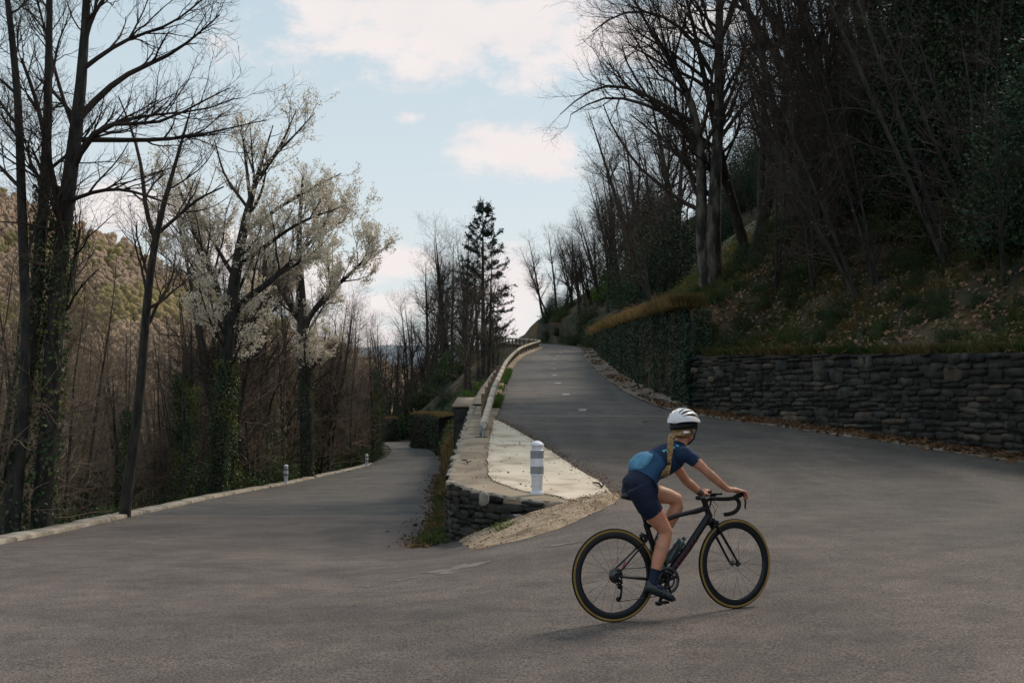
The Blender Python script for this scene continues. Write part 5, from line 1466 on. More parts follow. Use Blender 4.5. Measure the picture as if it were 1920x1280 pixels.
for k in range(22):
    y = rd.uniform(93, 132); x = float(xw_(y)) + rd.uniform(-.15, .8)
    place(rd.choice(PB), x, y, gz(x, y) - .5 if k % 2 else float(_R(y)) + .2, rd.uniform(.5, 1.0), rd.uniform(0, 6.28), 'mossy dark bush hanging on the rock bank at the upper bend', 'bush', 'bushes on the rock bank')
# pale trees beyond the crest
for (px, D, s) in ((935, 175, .62), (950, 190, .55), (965, 185, .6), (915, 168, .6), (980, 195, .55)):
    place(rd.choice(PA), visible_x(px, D), D, 4.2, s, rd.uniform(0, 6.28), 'small hazy tree against the sky beyond the crest of the upper road', 'tree', 'trees beyond the crest')
for pr_ in PA + PT + PD + PIv + PB + PE + PR:
    if pr_ not in used:
        for c in list(pr_.children): bpy.data.objects.remove(c)
        bpy.data.objects.remove(pr_)
# ------------------------------------------------------------------ road bicycle
M['carbon'] = mat('carbon', (0.004, 0.005, 0.008), (0.007, 0.008, 0.012), 3, 0.38, spec=0.3)
M['carbon_mat'] = mat('carbon_mat', (0.006, 0.007, 0.009), (0.010, 0.011, 0.013), 9, 0.55, spec=0.25)
M['rubber'] = mat('rubber', (0.008, 0.008, 0.009), (0.014, 0.014, 0.014), 30, 0.8, spec=0.15)
M['gumwall'] = mat('gumwall', (0.20, 0.125, 0.03), (0.26, 0.165, 0.045), 12, 0.7)
M['metal'] = mat('metal', (0.05, 0.052, 0.055), (0.09, 0.09, 0.095), 20, 0.38, metal=0.8)
M['chrome'] = mat('chrome', (0.35, 0.36, 0.38), (0.45, 0.46, 0.48), 20, 0.3, metal=0.9)
M['red'] = mat('red', (0.22, 0.018, 0.04), (0.32, 0.03, 0.06), 9, 0.45)
M['tape'] = mat('tape', (0.007, 0.007, 0.008), (0.013, 0.013, 0.014), 90, 0.85, 0.001, 200)
M['bottle'] = mat('bottle', (0.012, 0.02, 0.024), (0.025, 0.04, 0.045), 8, 0.35, spec=0.5)
M['bottle_lid'] = mat('bottle_lid', (0.02, 0.05, 0.055), (0.03, 0.07, 0.075), 8, 0.4)
M['skin'] = mat('skin', (0.33, 0.155, 0.09), (0.45, 0.225, 0.14), 14, 0.5, 0.003, 60, spec=0.4, c3=(0.47, 0.19, 0.125), scale3=9)
M['jersey'] = mat('jersey', (0.006, 0.019, 0.052), (0.009, 0.027, 0.072), 7, 0.75, 0.012, 14, spec=0.25)
M['shorts'] = mat('shorts', (0.004, 0.009, 0.028), (0.007, 0.014, 0.038), 7, 0.7, 0.008, 16, spec=0.25)
M['gilet'] = mat('gilet', (0.035, 0.15, 0.26), (0.075, 0.25, 0.39), 9, 0.5, 0.012, 22, spec=0.4)
M['cyan'] = mat('cyan', (0.11, 0.50, 0.66), (0.13, 0.55, 0.7), 20, 0.6)
M['white_print'] = mat('white_print', (0.5, 0.53, 0.6), (0.55, 0.58, 0.65), 20, 0.6)
M['hair'] = mat('hair', (0.15, 0.085, 0.033), (0.36, 0.225, 0.095), 60, 0.55, 0.002, 120, spec=0.4)
M['helmet'] = mat('helmet', (0.66, 0.65, 0.68), (0.72, 0.71, 0.73), 5, 0.35, spec=0.5)
M['black'] = mat('black', (0.004, 0.005, 0.006), (0.008, 0.009, 0.010), 6, 0.5, spec=0.2)
M['shoe'] = mat('shoe', (0.010, 0.016, 0.02), (0.02, 0.03, 0.036), 6, 0.35, spec=0.5)
M['tattoo'] = mat('tattoo', (0.04, 0.045, 0.05), (0.09, 0.075, 0.07), 40, 0.6)
PSI = RAD(20.5)
rear = at(1156.5, 1158, 8.35); BO = (rear[0], rear[1], 0.0)
BO = (rear[0], rear[1], float(Hroad(rear[0], rear[1])))
bike = empty('bicycle', BO, PSI, label='black road bicycle with tan sidewall tyres ridden across the junction', cat='bicycle')
RW = .336
def Wheel(c, rot, name):
    """c: hub centre in bike coordinates; wheel plane X-Z, rot about Z"""
    w = empty(name, c, rot); w.parent = bike
    ax = np.array([[1, 0, 0], [0, 0, -1], [0, 1, 0]])           # lathe axis -> -Y
    def ringp(prof, n, nm, m_):
        b = MB(); b.lathe(prof, n, axis=ax); o = b.build(nm, m_, w); sharp(o, 50); return o
    ringp([(.3255, -.0095), (.3300, -.0085), (.3345, -.005), (.336, 0), (.3345, .005), (.3300, .0085), (.3255, .0095)], 96, 'tyre_tread', M['rubber'])
    for s in (-1, 1):
        pr_ = [(.3262, s * .0125), (.3225, s * .0137), (.3165, s * .0125), (.3105, s * .0105)]
        pr_ = [(.3268, s * .0090)] + pr_
        ringp(pr_ if s > 0 else pr_[::-1], 96, 'tyre_sidewall', M['gumwall'])
    def rimprof():
        d = .050
        return [(.312, -.0115), (.3125, .0), (.312, .0115), (.306, .0125), (.285, .0132), (.268, .0115), (.2635, .006), (.2625, 0), (.2635, -.006), (.268, -.0115), (.285, -.0132), (.306, -.0125), (.312, -.0115)]
    ringp(rimprof(), 96, 'rim', M['carbon'])
    b = MB(); b.lathe([(0, -.05), (.008, -.05), (.009, -.036), (.021, -.034), (.021, -.030), (.012, -.026), (.010, 0), (.012, .026), (.021, .030), (.021, .034), (.009, .036), (.008, .05), (0, .05)], 20, axis=ax)
    sharp(b.build('hub', M['metal'], w), 40)
    b = MB(); b.tube([(0, 0, 0), (0, 0, 1)], .0011, 4); sm = b.data('spoke', M['metal'])
    n = 20
    for k in range(n):
        s = 1 if k % 2 else -1
        a = 2 * math.pi * (k + .5) / n; a0 = a + (.9 if (k // 2) % 2 else -.9) * (1 if name else 1)
        p = np.array([.020 * math.cos(a0), s * .031, .020 * math.sin(a0)]); q = np.array([.265 * math.cos(a), s * .003, .265 * math.sin(a)])
        o = ob('spoke', sm, w, tuple(p)); d = Vector(q - p); o.rotation_euler = d.to_track_quat('Z', 'Y').to_euler(); o.scale = (1, 1, d.length)
    return w
wr = Wheel((0, 0, RW), .0, 'wheel')
STEER = RAD(6.5)
wf = Wheel((1.014, 0, RW), STEER, 'wheel')
def tube_part(name, P, r, m_, n=14, up=(0, 1, 0)):
    b = MB(); b.tube(P, r, n, up=up); return sharp(b.build(name, m_, bike), 60)
BB = np.array([.405, 0, .268]); ST = np.array([(.405 - .415 / math.tan(RAD(73.5))), 0, .683]); HT = np.array([.793, 0, .787]); HB = np.array([.826, 0, .690])
sd_ = (ST - BB) / np.linalg.norm(ST - BB)
o = tube_part('down_tube', [BB + [.01, 0, .01], BB * .5 + HB * .5, HB + [-.01, 0, .02]], [(.030, .026), (.031, .023), (.028, .024)], M['carbon'])
o = tube_part('seat_tube', [BB, BB + (ST - BB) * .5, ST + sd_ * .01], [(.022, .02), (.021, .017), (.021, .017)], M['carbon'])
tube_part('top_tube', [ST - sd_ * .018, (ST + HT) / 2 + [0, 0, -.008], HT - [.0, 0, .022]], [(.017, .015), (.0165, .016), (.020, .017)], M['carbon'])
tube_part('head_tube', [HB - (HT - HB) * .02, (HB + HT) / 2, HT + (HT - HB) * .04], [(.026, .026), (.022, .022), (.023, .023)], M['carbon'])
b = MB(); b.lathe([(0, -.043), (.021, -.043), (.023, 0), (.021, .043), (0, .043)], 18, c=BB, axis=np.array([[1, 0, 0], [0, 0, -1], [0, 1, 0]])); sharp(b.build('bottom_bracket', M['carbon'], bike))
SJ = BB + sd_ * .335
for s in (1, -1):
    tube_part('seat_stay', [SJ + [-.012, .016 * s, 0], (SJ + [0, 0, RW]) * .5 + np.array([-.01, .034 * s, 0]) - [0, 0, 0] + np.array([0, 0, .0]), np.array([.004, .061 * s, RW + .012])], [(.0075, .009), (.0065, .0085), (.007, .008)], M['carbon'], 10)
    tube_part('chain_stay', [BB + [-.02, .028 * s, 0], np.array([.2, .045 * s, .295]), np.array([.004, .061 * s, RW - .004])], [(.011, .014), (.008, .012), (.008, .009)], M['carbon'], 10)
tube_part('stay_mark', [np.array([.035, -.0675, RW + .052]), np.array([.066, -.064, RW + .098])], [(.0035, .0085)] * 2, M['red'], 8)
# seat post, saddle
TP = BB + sd_ * .60
tube_part('seat_post', [ST - sd_ * .02, TP], [(.0135, .0135), (.0135, .0135)], M['carbon_mat'])
b = MB()
b.tube([(.112, 0, .893), (.13, 0, .900), (.18, 0, .897), (.235, 0, .896), (.29, 0, .896), (.335, 0, .893), (.355, 0, .885)], [(.045, .010), (.066, .020), (.060, .020), (.036, .019), (.022, .018), (.019, .016), (.010, .008)], 16, up=(0, 0, 1))
b.tube([(.10, -.02, .888), (.17, -.022, .868), (.27, -.02, .870), (.31, -.01, .885)], .0035, 6); b.tube([(.10, .02, .888), (.17, .022, .868), (.27, .02, .870), (.31, .01, .885)], .0035, 6)
b.build('saddle', M['black'], bike)
# fork
sa = (HT - HB) / np.linalg.norm(HT - HB); CR = HB - sa * .022
axr = Matrix.Rotation(STEER, 3, Vector(sa))
def fk(p): return np.array(CR + np.array(axr @ Vector(np.asarray(p) - CR)))
b = MB(); b.tube([CR + sa * .03, CR, CR - sa * .02], [(.024, .026), (.034, .024), (.045, .018)], 16, up=(0, 1, 0)); b.build('fork_crown', M['carbon'], bike)
for s in (1, -1):
    tube_part('fork_blade', [fk(CR + [-.002, .034 * s, 0]), fk((CR * 2 + np.array([1.014, 0, RW])) / 3 + [-.002, .043 * s, 0]), fk((CR + 2 * np.array([1.014, 0, RW])) / 3 + [-.001, .049 * s, 0]), fk(np.array([1.014, .052 * s, RW]))], [(.010, .018), (.009, .016), (.008, .013), (.007, .010)], M['carbon'], 12)
b = MB(); b.lathe([(0, -.058), (.011, -.058), (.011, .058), (0, .058)], 14, c=(1.014, 0, RW), axis=np.array(Matrix.Rotation(STEER, 3, 'Z')) @ np.array([[1, 0, 0], [0, 0, -1], [0, 1, 0]])); sharp(b.build('axle', M['metal'], bike))
# brakes
for nm, c, rt in (('brake', CR + [.03, 0, -.012], 0), ('brake', SJ + [-.055, 0, .012], 0)):
    b = MB(); b.box(c, (.035, .06, .022)); b.box(c + [0, .034, -.022], (.022, .012, .042)); b.box(c + [0, -.034, -.022], (.022, .012, .042)); b.tube([c + [0, -.02, .01], c + [.0, .03, .02]], .006, 8)
    sharp(b.build(nm, M['black'], bike), 30)
# stem and bars (turned with the fork)
S0 = HT + sa * .045; BC = S0 + np.array([.066, 0, .006])
BC = fk(BC)
tube_part('stem', [S0, (S0 + BC) / 2, BC], [(.019, .018), (.017, .016), (.018, .018)], M['carbon_mat'], 12)
tube_part('spacer', [HT + sa * .006, S0 + sa * .02], [(.0185, .0185)] * 2, M['black'], 16)
def hb(u, v, w): 
    return np.array(BC + np.array(Matrix.Rotation(STEER, 3, 'Z') @ Vector((u, v, w))))
tube_part('handlebar', [hb(0, -.09, 0), hb(0, 0, 0), hb(0, .09, 0)], [(.0155, .0155), (.017, .017), (.0155, .0155)], M['carbon_mat'], 12, up=(0, 0, 1))
for s in (1, -1):
    P = [hb(0, .085 * s, 0), hb(0, .15 * s, 0), hb(.008, .185 * s, 0), hb(.035, .199 * s, .001), hb(.075, .202 * s, .003), hb(.098, .203 * s, -.010), hb(.109, .204 * s, -.034), hb(.104, .206 * s, -.062), hb(.080, .207 * s, -.088), hb(.045, .208 * s, -.104), hb(.0, .209 * s, -.110), hb(-.035, .209 * s, -.111)]
    # refine
    P = np.array(P); t = np.arange(len(P)); tt = np.linspace(0, len(P) - 1, 40); P = np.stack([np.interp(tt, t, P[:, c]) for c in range(3)], 1); P[1:-1] = (P[:-2] + P[1:-1] + P[2:]) / 3
    b = MB(); b.tube(P, .0155, 12, up=(.2, .3, .9)); b.build('bar_tape', M['tape'], bike)
    b = MB(); H0 = hb(.068, .203 * s, .006)
    b.tube([H0, hb(.10, .204 * s, .016), hb(.130, .203 * s, .024), hb(.150, .202 * s, .038), hb(.160, .202 * s, .050)], [(.016, .017), (.0155, .019), (.015, .019), (.014, .016), (.009, .008)], 12, up=(0, 0, 1)); b.build('brake_hood', M['rubber'], bike)
    b = MB(); b.tube([hb(.150, .204 * s, .030), hb(.163, .205 * s, .002), hb(.162, .212 * s, -.035), hb(.150, .217 * s, -.072), hb(.155, .218 * s, -.086)], [(.007, .011), (.007, .010), (.0055, .008), (.005, .007), (.004, .004)], 8, up=(1, 0, 0)); b.build('brake_lever', M['black'], bike)
b = MB(); b.tube([fk(BC + [.01, .02, -.02]), fk(BC + [.045, .02, -.07]), fk(CR + [.05, .01, .06]), fk(CR + [.035, .02, .0])], .0025, 6); b.tube([fk(BC + [.01, -.02, -.02]), fk(BC + [.05, -.03, -.06]), fk(HB + [.03, -.02, .04])], .0025, 6); b.build('cable', M['black'], bike)
b = MB(); b.box(hb(.055, 0, .03), (.08, .048, .016)); b.box(hb(.02, 0, .016), (.05, .02, .012)); b.build('bike_computer', M['black'], bike, smooth=False)
# drivetrain (right side is -Y)
ax = np.array([[1, 0, 0], [0, 0, -1], [0, 1, 0]])
def ringgear(c, R0, R1, y, th, teeth, nm, m_):
    b = MB(); n = teeth * 2; a = np.linspace(0, 2 * np.pi, n, endpoint=False); ro = np.where(np.arange(n) % 2, R1, R1 + .004)
    V = []
    for yy in (y - th / 2, y + th / 2):
        for rr in (np.full(n, R0), ro): V += [(c[0] + r_ * math.cos(t), yy, c[2] + r_ * math.sin(t)) for r_, t in zip(rr, a)]
    i = np.arange(n); j = (i + 1) % n
    F = np.concatenate([np.stack([i, j, j + n, i + n], 1), np.stack([i + 2 * n, i + 3 * n, j + 3 * n, j + 2 * n], 1), np.stack([i + n, j + n, j + 3 * n, i + 3 * n], 1), np.stack([i, i + 2 * n, j + 2 * n, j], 1)])
    b.add(V, F); return b.build(nm, m_, bike, smooth=False)
ringgear(BB, .076, .100, -.046, .003, 50, 'chainring', M['metal'])
ringgear(BB, .052, .068, -.040, .003, 34, 'chainring', M['metal'])
PA_ = math.atan2(.125 - BB[2], .325 - BB[0]); CL = .168
b = MB()
for q in range(4):
    t = PA_ + .75 + q * math.pi / 2; d = np.array([math.cos(t), 0, math.sin(t)])
    b.tube([BB + [0, -.046, 0] + d * .01, BB + [0, -.047, 0] + d * .05, BB + [0, -.045, 0] + d * .086], [(.014, .006), (.011, .005), (.010, .004)], 8, up=(0, 1, 0))
b.build('crank_spider', M['black'], bike)
Rp = BB + CL * np.array([math.cos(PA_), 0, math.sin(PA_)]); Lp = BB - CL * np.array([math.cos(PA_), 0, math.sin(PA_)])
for s, pp in ((-1, Rp), (1, Lp)):
    b = MB(); b.tube([BB + [0, .052 * s, 0], (BB + pp) / 2 + [0, .06 * s, 0], pp + [0, .064 * s, 0]], [(.016, .010), (.013, .008), (.012, .008)], 10, up=(0, 1, 0)); b.ball(BB + [0, .056 * s, 0], (.02, .012, .02), 12, 6); b.build('crank_arm', M['black'], bike)
    b = MB(); c = pp + np.array([0, .105 * s, 0]); b.box(c, (.085, .062, .014)); b.tube([c + [0, -.05, 0], c + [0, .035, 0]], .008, 8); b.box(c + [-.03, 0, -.012], (.03, .045, .01)); b.build('pedal', M['black'], bike, smooth=False)
for k in range(6): ringgear(np.array([0, 0, RW]), .012, .026 + .0055 * k, -.048 + .004 * k, .0022, 13 + 2 * k, 'sprocket', M['metal'])
# derailleur and chain
J1 = np.array([.012, -.058, RW - .075]); J2 = np.array([.035, -.058, RW - .160]); J2 = np.array([-.005, -.058, RW - .165])
b = MB(); b.tube([(.004, -.062, RW - .012), (.02, -.066, RW - .035), J1 + [.012, -.008, .018]], [(.012, .010), (.014, .012), (.011, .009)], 10); b.ball((-.012, -.07, RW - .048), (.017, .013, .015), 10, 6); b.ball(J1, (.021, .007, .021), 12, 6); b.ball(J2, (.019, .007, .019), 12, 6)
b.tube([J1 + [.012, -.010, .0], J2 + [.012, -.010, 0]], [(.006, .013)] * 2, 8, up=(0, 1, 0)); b.build('rear_derailleur', M['black'], bike)
b = MB(); b.ball((-.016, -.075, RW - .050), (.008, .008, .008), 8, 5); b.tube([(.004, -.072, RW - .012), (.018, -.074, RW - .03)], .004, 6); b.build('derailleur_link', M['chrome'], bike)
b = MB(); b.tube([(.0, -.046, RW + .046), BB + [.0, -.046, .104]], [(.003, .005)] * 2, 6, up=(0, 1, 0)); b.tube([J2 + [.002, .005, -.018], BB + [0, -.046, -.104]], [(.003, .005)] * 2, 6, up=(0, 1, 0))
b.build('chain', M['metal'], bike)
# bottle cages
dd = (HB - BB) / np.linalg.norm(HB - BB); nn = np.array([-dd[2], 0, dd[0]])
b = MB()
for s in (1, -1): b.tube([BB + dd * .13 + nn * .036, BB + dd * .15 + nn * .065 + np.array([0, .038 * s, 0]), BB + dd * .25 + nn * .08 + np.array([0, .04 * s, 0]), BB + dd * .31 + nn * .10 + [0, .01 * s, 0]], .004, 6)
b.box(BB + dd * .2 + nn * .03, (.02, .02, .12)); b.build('bottle_cage', M['black'], bike)
# red lettering strokes of the down tube (near side and far side)
def strokes(c0, du, dw, size, glyphs, y, th, parent, m_, name, adv=.78):
    for k, g in enumerate(glyphs):
        b = MB()
        for ln in g:
            P = [c0 + du * ((k * adv + p[0]) * size) + dw * (p[1] * size) + np.array([0, y, 0]) for p in ln]
            b.tube(P, [(th, .0008)] * len(P), 4, up=(0, 1, 0))
        b.build(name, m_, parent, smooth=False)
GL = [[[(0, .05), (.5, .15), (.25, .9), (.75, .8)], [(.1, .45), (.5, .5)]], [[(.2, 0), (.35, .95)], [(.1, .9), (.75, .85)]], [[(0, .1), (.3, .95), (.55, .1)]], [[(.1, 0), (.25, .9), (.6, .2), (.75, .95)]], [[(0, .9), (.2, .05), (.5, .8), (.6, .1)]], [[(.1, .05), (.3, .95)], [(.2, .5), (.7, .9)]], [[(.1, .1), (.6, .05)], [(.3, .1), (.4, .9), (.8, .9)]]]
strokes(BB + dd * .125 - nn * .018, dd, nn, .036, GL, -.0317, .0028, bike, M['red'], 'red_stroke', 1.12)
# bottles
def bottle(base, label, dirv, lid=True):
    root = empty('water_bottle', BO, PSI, label=label, cat='bottle'); T = Vector(dirv).to_track_quat('Z', 'Y').to_matrix()
    b = MB(); b.lathe([(0, 0), (.030, 0), (.035, .006), (.0365, .03), (.0365, .085), (.032, .10), (.032, .112), (.0365, .122), (.036, .145), (.030, .158), (.030, .162)], 20, c=base, axis=np.array(T)); sharp(b.build('body', M['bottle'], root))
    b = MB(); b.lathe([(.031, .160), (.033, .162), (.033, .182), (.026, .190), (.012, .194), (.012, .205), (.016, .207), (.015, .222), (.008, .228), (0, .228)], 20, c=base, axis=np.array(T)); sharp(b.build('lid', M['bottle_lid'], root))
bottle(BB + dd * .12 + nn * .070, 'dark water bottle with teal lid in the cage on the down tube of the bicycle', dd)
bottle(BB + sd_ * .10 + np.array([sd_[2], 0, -sd_[0]]) * .062, 'black water bottle on the seat tube, half hidden by the calf', sd_)

# ------------------------------------------------------------------ the rider
person = empty('person', BO, PSI, label='cyclist in navy jersey and shorts with white helmet and long blond braid', cat='person')
bm_ = MB()
torso = [((.160, 0, .945), .070, .060), ((.185, 0, .955), .132, .088), ((.225, 0, .975), .154, .095), ((.278, 0, 1.028), .148, .092), ((.328, 0, 1.074), .128, .090), ((.372, 0, 1.106), .126, .100), ((.450, 0, 1.138), .138, .112), ((.528, 0, 1.172), .147, .104), ((.582, 0, 1.202), .122, .080), ((.620, 0, 1.230), .070, .058)]
bm_.tube([t[0] for t in torso], [(t[1], t[2]) for t in torso], 24, up=(-.6, 0, .8))
head_yaw = RAD(33); HC = np.array([.658, .012, 1.388])
bm_.tube([(.578, .0, 1.210), (.624, .003, 1.278), (HC[0] - .005, HC[1], 1.375)], [(.060, .056), (.048, .048), (.050, .052)], 16, up=(-1, 0, 0))
HR = np.array(Matrix.Rotation(head_yaw, 3, 'Z') @ Matrix.Rotation(RAD(8), 3, 'Y'))
def hd(x, y, z): return HC + HR @ np.array([x, y, z])
bm_.ball(hd(-.008, 0, .015), (.098, .076, .100), 24, 16, HR)
bm_.ball(hd(.040, 0, -.045), (.052, .054, .072), 20, 12, HR)                       # face and jaw
bm_.ball(hd(.062, 0, -.095), (.024, .026, .020), 12, 8, HR)                        # chin
bm_.tube([hd(.088, 0, .005), hd(.105, 0, -.032), hd(.085, 0, -.045)], [(.008, .008), (.013, .014), (.010, .008)], 10)   # nose
bm_.tube([hd(.084, -.022, -.066), hd(.092, 0, -.064), hd(.084, .022, -.066)], [(.004, .005), (.007, .008), (.004, .005)], 8, up=(0, 0, 1))   # lips
for s in (1, -1): bm_.ball(hd(-.004, .076 * s, -.022), (.019, .010, .031), 12, 8, HR @ np.array(Matrix.Rotation(RAD(-12), 3, 'Y')))
# arms
Rsh, Lsh = np.array([.538, -.160, 1.238]), np.array([.538, .160, 1.238])
arms = {
 'R': [(.530, -.115, 1.178, .060), (.562, -.160, 1.186, .056), (.604, -.180, 1.150, .047), (.650, -.194, 1.103, .039), (.703, -.204, 1.050, .032), (.747, -.206, 1.012, .034), (.802, -.204, .964, .030), (.858, -.201, .918, .024), (.886, -.199, .904, .023)],
 'L': [(.530, .115, 1.178, .060), (.562, .160, 1.186, .056), (.622, .182, 1.130, .046), (.686, .198, 1.065, .040), (.754, .208, .972, .034), (.792, .207, .942, .036), (.842, .204, .896, .031), (.882, .201, .862, .022), (.904, .199, .856, .022)]}
for k, a in arms.items(): bm_.tube([p[:3] for p in a], [p[3] for p in a], 16, up=(.3, 0, .9))
# hands on the hoods
for s, wz in ((-1, 0.0), (1, -.046)):
    y0 = .200 * s
    hoodtop = np.array(hb(.112, .203 * s, .043))
    W0 = np.array([.880 if s < 0 else .895, y0, .904 + wz])
    K = hoodtop + np.array([.004, .012 * s, .010])                              # knuckle line centre
    bm_.tube([W0, (W0 + K) / 2 + [0, .004 * s, .006], K], [(.024, .019), (.034, .019), (.038, .014)], 14, up=(0, 0, 1))
    for q, (off, ln) in enumerate(((-.026, .92), (-.008, 1.0), (.010, .95), (.026, .78))):
        # fingers lie side by side (index towards the front), curling over the outer side of the hood
        b0 = K + np.array([.014 - abs(off) * .2, off * s * 1.0 + .006 * s, 0])
        f1 = b0 + np.array([.026, .006 * s, -.010]) * ln; f2 = f1 + np.array([.012, .004 * s, -.028]) * ln; f3 = f2 + np.array([-.004, 0, -.024]) * ln; f4 = f3 + np.array([-.010, -.002 * s, -.010]) * ln
        bm_.tube([b0 - [.02, 0, 0], b0, f1, f2, f3, f4], [.0095, .0098, .0092, .0086, .0078, .0055], 10, up=(0, s, 0))
    t0 = W0 + np.array([.022, -.020 * s, -.002])                                # thumb on the inner side
    bm_.tube([t0, t0 + [.028, -.012 * s, -.006], t0 + [.052, -.012 * s, -.018], t0 + [.068, -.004 * s, -.030]], [.012, .0115, .010, .007], 10)
# legs
legs = {
 'R': [(.205, -.080, .968, .096), (.230, -.092, .905, .094), (.264, -.098, .820, .086), (.322, -.100, .735, .071), (.364, -.100, .668, .058), (.390, -.100, .624, .053), (.378, -.100, .574, .051), (.347, -.101, .510, .053), (.318, -.102, .442, .048), (.290, -.103, .370, .038), (.266, -.104, .305, .031), (.252, -.104, .262, .034)],
 'L': [(.205, .080, .968, .096), (.262, .088, .942, .092), (.338, .090, .920, .084), (.440, .089, .893, .071), (.530, .087, .870, .059), (.594, .086, .842, .053), (.602, .087, .798, .050), (.562, .089, .735, .053), (.515, .092, .666, .048), (.468, .097, .602, .038), (.428, .101, .540, .031), (.408, .103, .500, .034)]}
for k, l in legs.items(): bm_.tube([p[:3] for p in l], [p[3] for p in l], 18, up=(.9, 0, .3))
# feet (inside the shoes)
feet = {'R': (np.array([.222, -.105, .235]), np.array([Rp[0] + .085, -.112, .150])), 'L': (np.array([.385, .105, .470]), np.array([Lp[0] + .085, .112, .422]))}
for k, (h_, t_) in feet.items():
    bm_.tube([h_ + [0, 0, .01], h_ * .6 + t_ * .4 + [0, 0, .025], t_], [(.028, .034), (.034, .026), (.022, .014)], 12, up=(0, 0, 1))
raw = bpy.data.objects.new('tmp', bm_.data('tmp')); COL.objects.link(raw)
rm = raw.modifiers.new('r', 'REMESH'); rm.mode = 'VOXEL'; rm.voxel_size = .0062
sm = raw.modifiers.new('s', 'SMOOTH'); sm.factor = .5; sm.iterations = 4
dg = bpy.context.evaluated_depsgraph_get(); ev = raw.evaluated_get(dg); bodyme = bpy.data.meshes.new_from_object(ev)
bpy.data.objects.remove(raw)
bodyme.name = 'body'; bodyme.materials.clear(); bodyme.materials.append(M['skin']); bodyme.materials.append(M['tattoo'])
bodyme.polygons.foreach_set('use_smooth', np.ones(len(bodyme.polygons), dtype=bool))
BV = np.empty(len(bodyme.vertices) * 3, np.float32); bodyme.vertices.foreach_get('co', BV); BV = BV.reshape(-1, 3).astype(float)
# bones for clothing selection
bones = {'torso': [(t[0], (t[1] + t[2]) / 2) for t in torso], 'head': [((.626, 0, 1.278), .05), (tuple(HC), .085)]}
for k, a in arms.items(): bones['arm' + k] = [(p[:3], p[3]) for p in a[1:]]
for k, l in legs.items(): bones['leg' + k] = [(p[:3], p[3]) for p in l[1:]] + [(tuple(feet[k][0]), .035), (tuple(feet[k][1]), .02)]
def classify(C):
    best = np.full(len(C), 9.0); who = np.zeros(len(C), int); names = list(bones); T = np.zeros(len(C))
    for bi, nm in enumerate(names):
        B_ = bones[nm]
        for k in range(len(B_) - 1):
            p, q = np.array(B_[k][0]), np.array(B_[k + 1][0]); d = q - p
            t = np.clip(((C - p) @ d) / (d @ d), 0, 1); dist = np.linalg.norm(C - (p + t[:, None] * d), axis=1) - (B_[k][1] * (1 - t) + B_[k + 1][1] * t)
            m = dist < best; best[m] = dist[m]; who[m] = bi; T[m] = k + t[m]
    return np.array(names)[who], T
def garment(name, keep, planes, off, m_, parent, subs=()):
    """part of the body surface, cut clean by planes and lifted off the skin. planes: (bone, co, no) removes the side no points to"""
    bm = bmesh.new(); bm.from_mesh(bodyme)
    for bn, co, no in planes:
        bmesh.ops.bisect_plane(bm, geom=bm.verts[:] + bm.edges[:] + bm.faces[:], dist=1e-5, plane_co=co, plane_no=no)
    bm.verts.ensure_lookup_table(); bm.faces.ensure_lookup_table()
    C = np.array([f.calc_center_median()[:] for f in bm.faces]); nm, T = classify(C)
    k = keep(nm, T, C)
    for bn, co, no in planes:
        side = (C - np.array(co)) @ np.array(no) > 0
        k &= ~(side & np.isin(nm, bn))
    bmesh.ops.delete(bm, geom=[f for f, q in zip(bm.faces, k) if not q], context='FACES')
    bm.normal_update()
    nv = [(v, v.normal.copy()) for v in bm.verts]
    bd = set(v for e in bm.edges if e.is_boundary for v in e.verts)
    for v, n_ in nv: v.co += n_ * (off + (.0012 if v in bd else 0))
    # turned-in hem
    r_ = bmesh.ops.extrude_edge_only(bm, edges=[e for e in bm.edges if e.is_boundary]); vs = [g for g in r_['geom'] if isinstance(g, bmesh.types.BMVert)]
    nd = {v: n_ for v, n_ in nv if v.is_valid}
    for v in vs:
        src = min((e.other_vert(v) for e in v.link_edges if e.other_vert(v) in nd), key=lambda s: (s.co - v.co).length, default=None)
        if src is not None: v.co -= nd[src] * (off + .004)
    for f in bm.faces: f.smooth = True
    me = bpy.data.meshes.new(name); bm.to_mesh(me); bm.free(); me.materials.append(m_)
    return ob(name, me, parent)
def npl(a, b): d = np.array(b, float) - np.array(a, float); return tuple(d / np.linalg.norm(d))
slR = (('armR',), (.628, -.188, 1.124), npl((.604, -.18, 1.150), (.650, -.194, 1.103)))
slL = (('armL',), (.618, .183, 1.134), npl((.622, .182, 1.13), (.686, .198, 1.065)))
neck = (('torso', 'head'), (.618, .0, 1.252), npl((.56, 0, 1.265), (.60, .004, 1.33)))
waist = (('torso', 'legR', 'legL'), (.262, 0, 1.028), npl((.26, 0, 1.105), (.19, 0, 1.03)))
waist2 = (('torso',), (.262, 0, 1.028), npl((.19, 0, 1.03), (.26, 0, 1.105)))
hemR = (('legR',), (.300, -.1, .768), npl((.264, -.098, .820), (.322, -.1, .735)))
hemL = (('legL',), (.405, .09, .903), npl((.338, .09, .920), (.440, .089, .893)))
jersey = garment('jersey', lambda n, T, C: np.isin(n, ['torso', 'armR', 'armL', 'head']) , [slR, slL, neck, waist], .0055, M['jersey'], person)
shorts = garment('shorts', lambda n, T, C: np.isin(n, ['torso', 'legR', 'legL']), [waist2, hemR, hemL], .0040, M['shorts'], person)
skR = (('legR',), (.286, -.103, .362), npl((.266, -.104, .305), (.29, -.103, .37)))
skL = (('legL',), (.460, .098, .592), npl((.425, .101, .54), (.459, .097, .60)))
for nm_, pl_ in (('legR', skR), ('legL', skL)):
    garment('sock', lambda n, T, C, nm_=nm_: (n == nm_) & (T > 6), [pl_], .003, M['shorts'], person)
body = ob('body', bodyme, person)
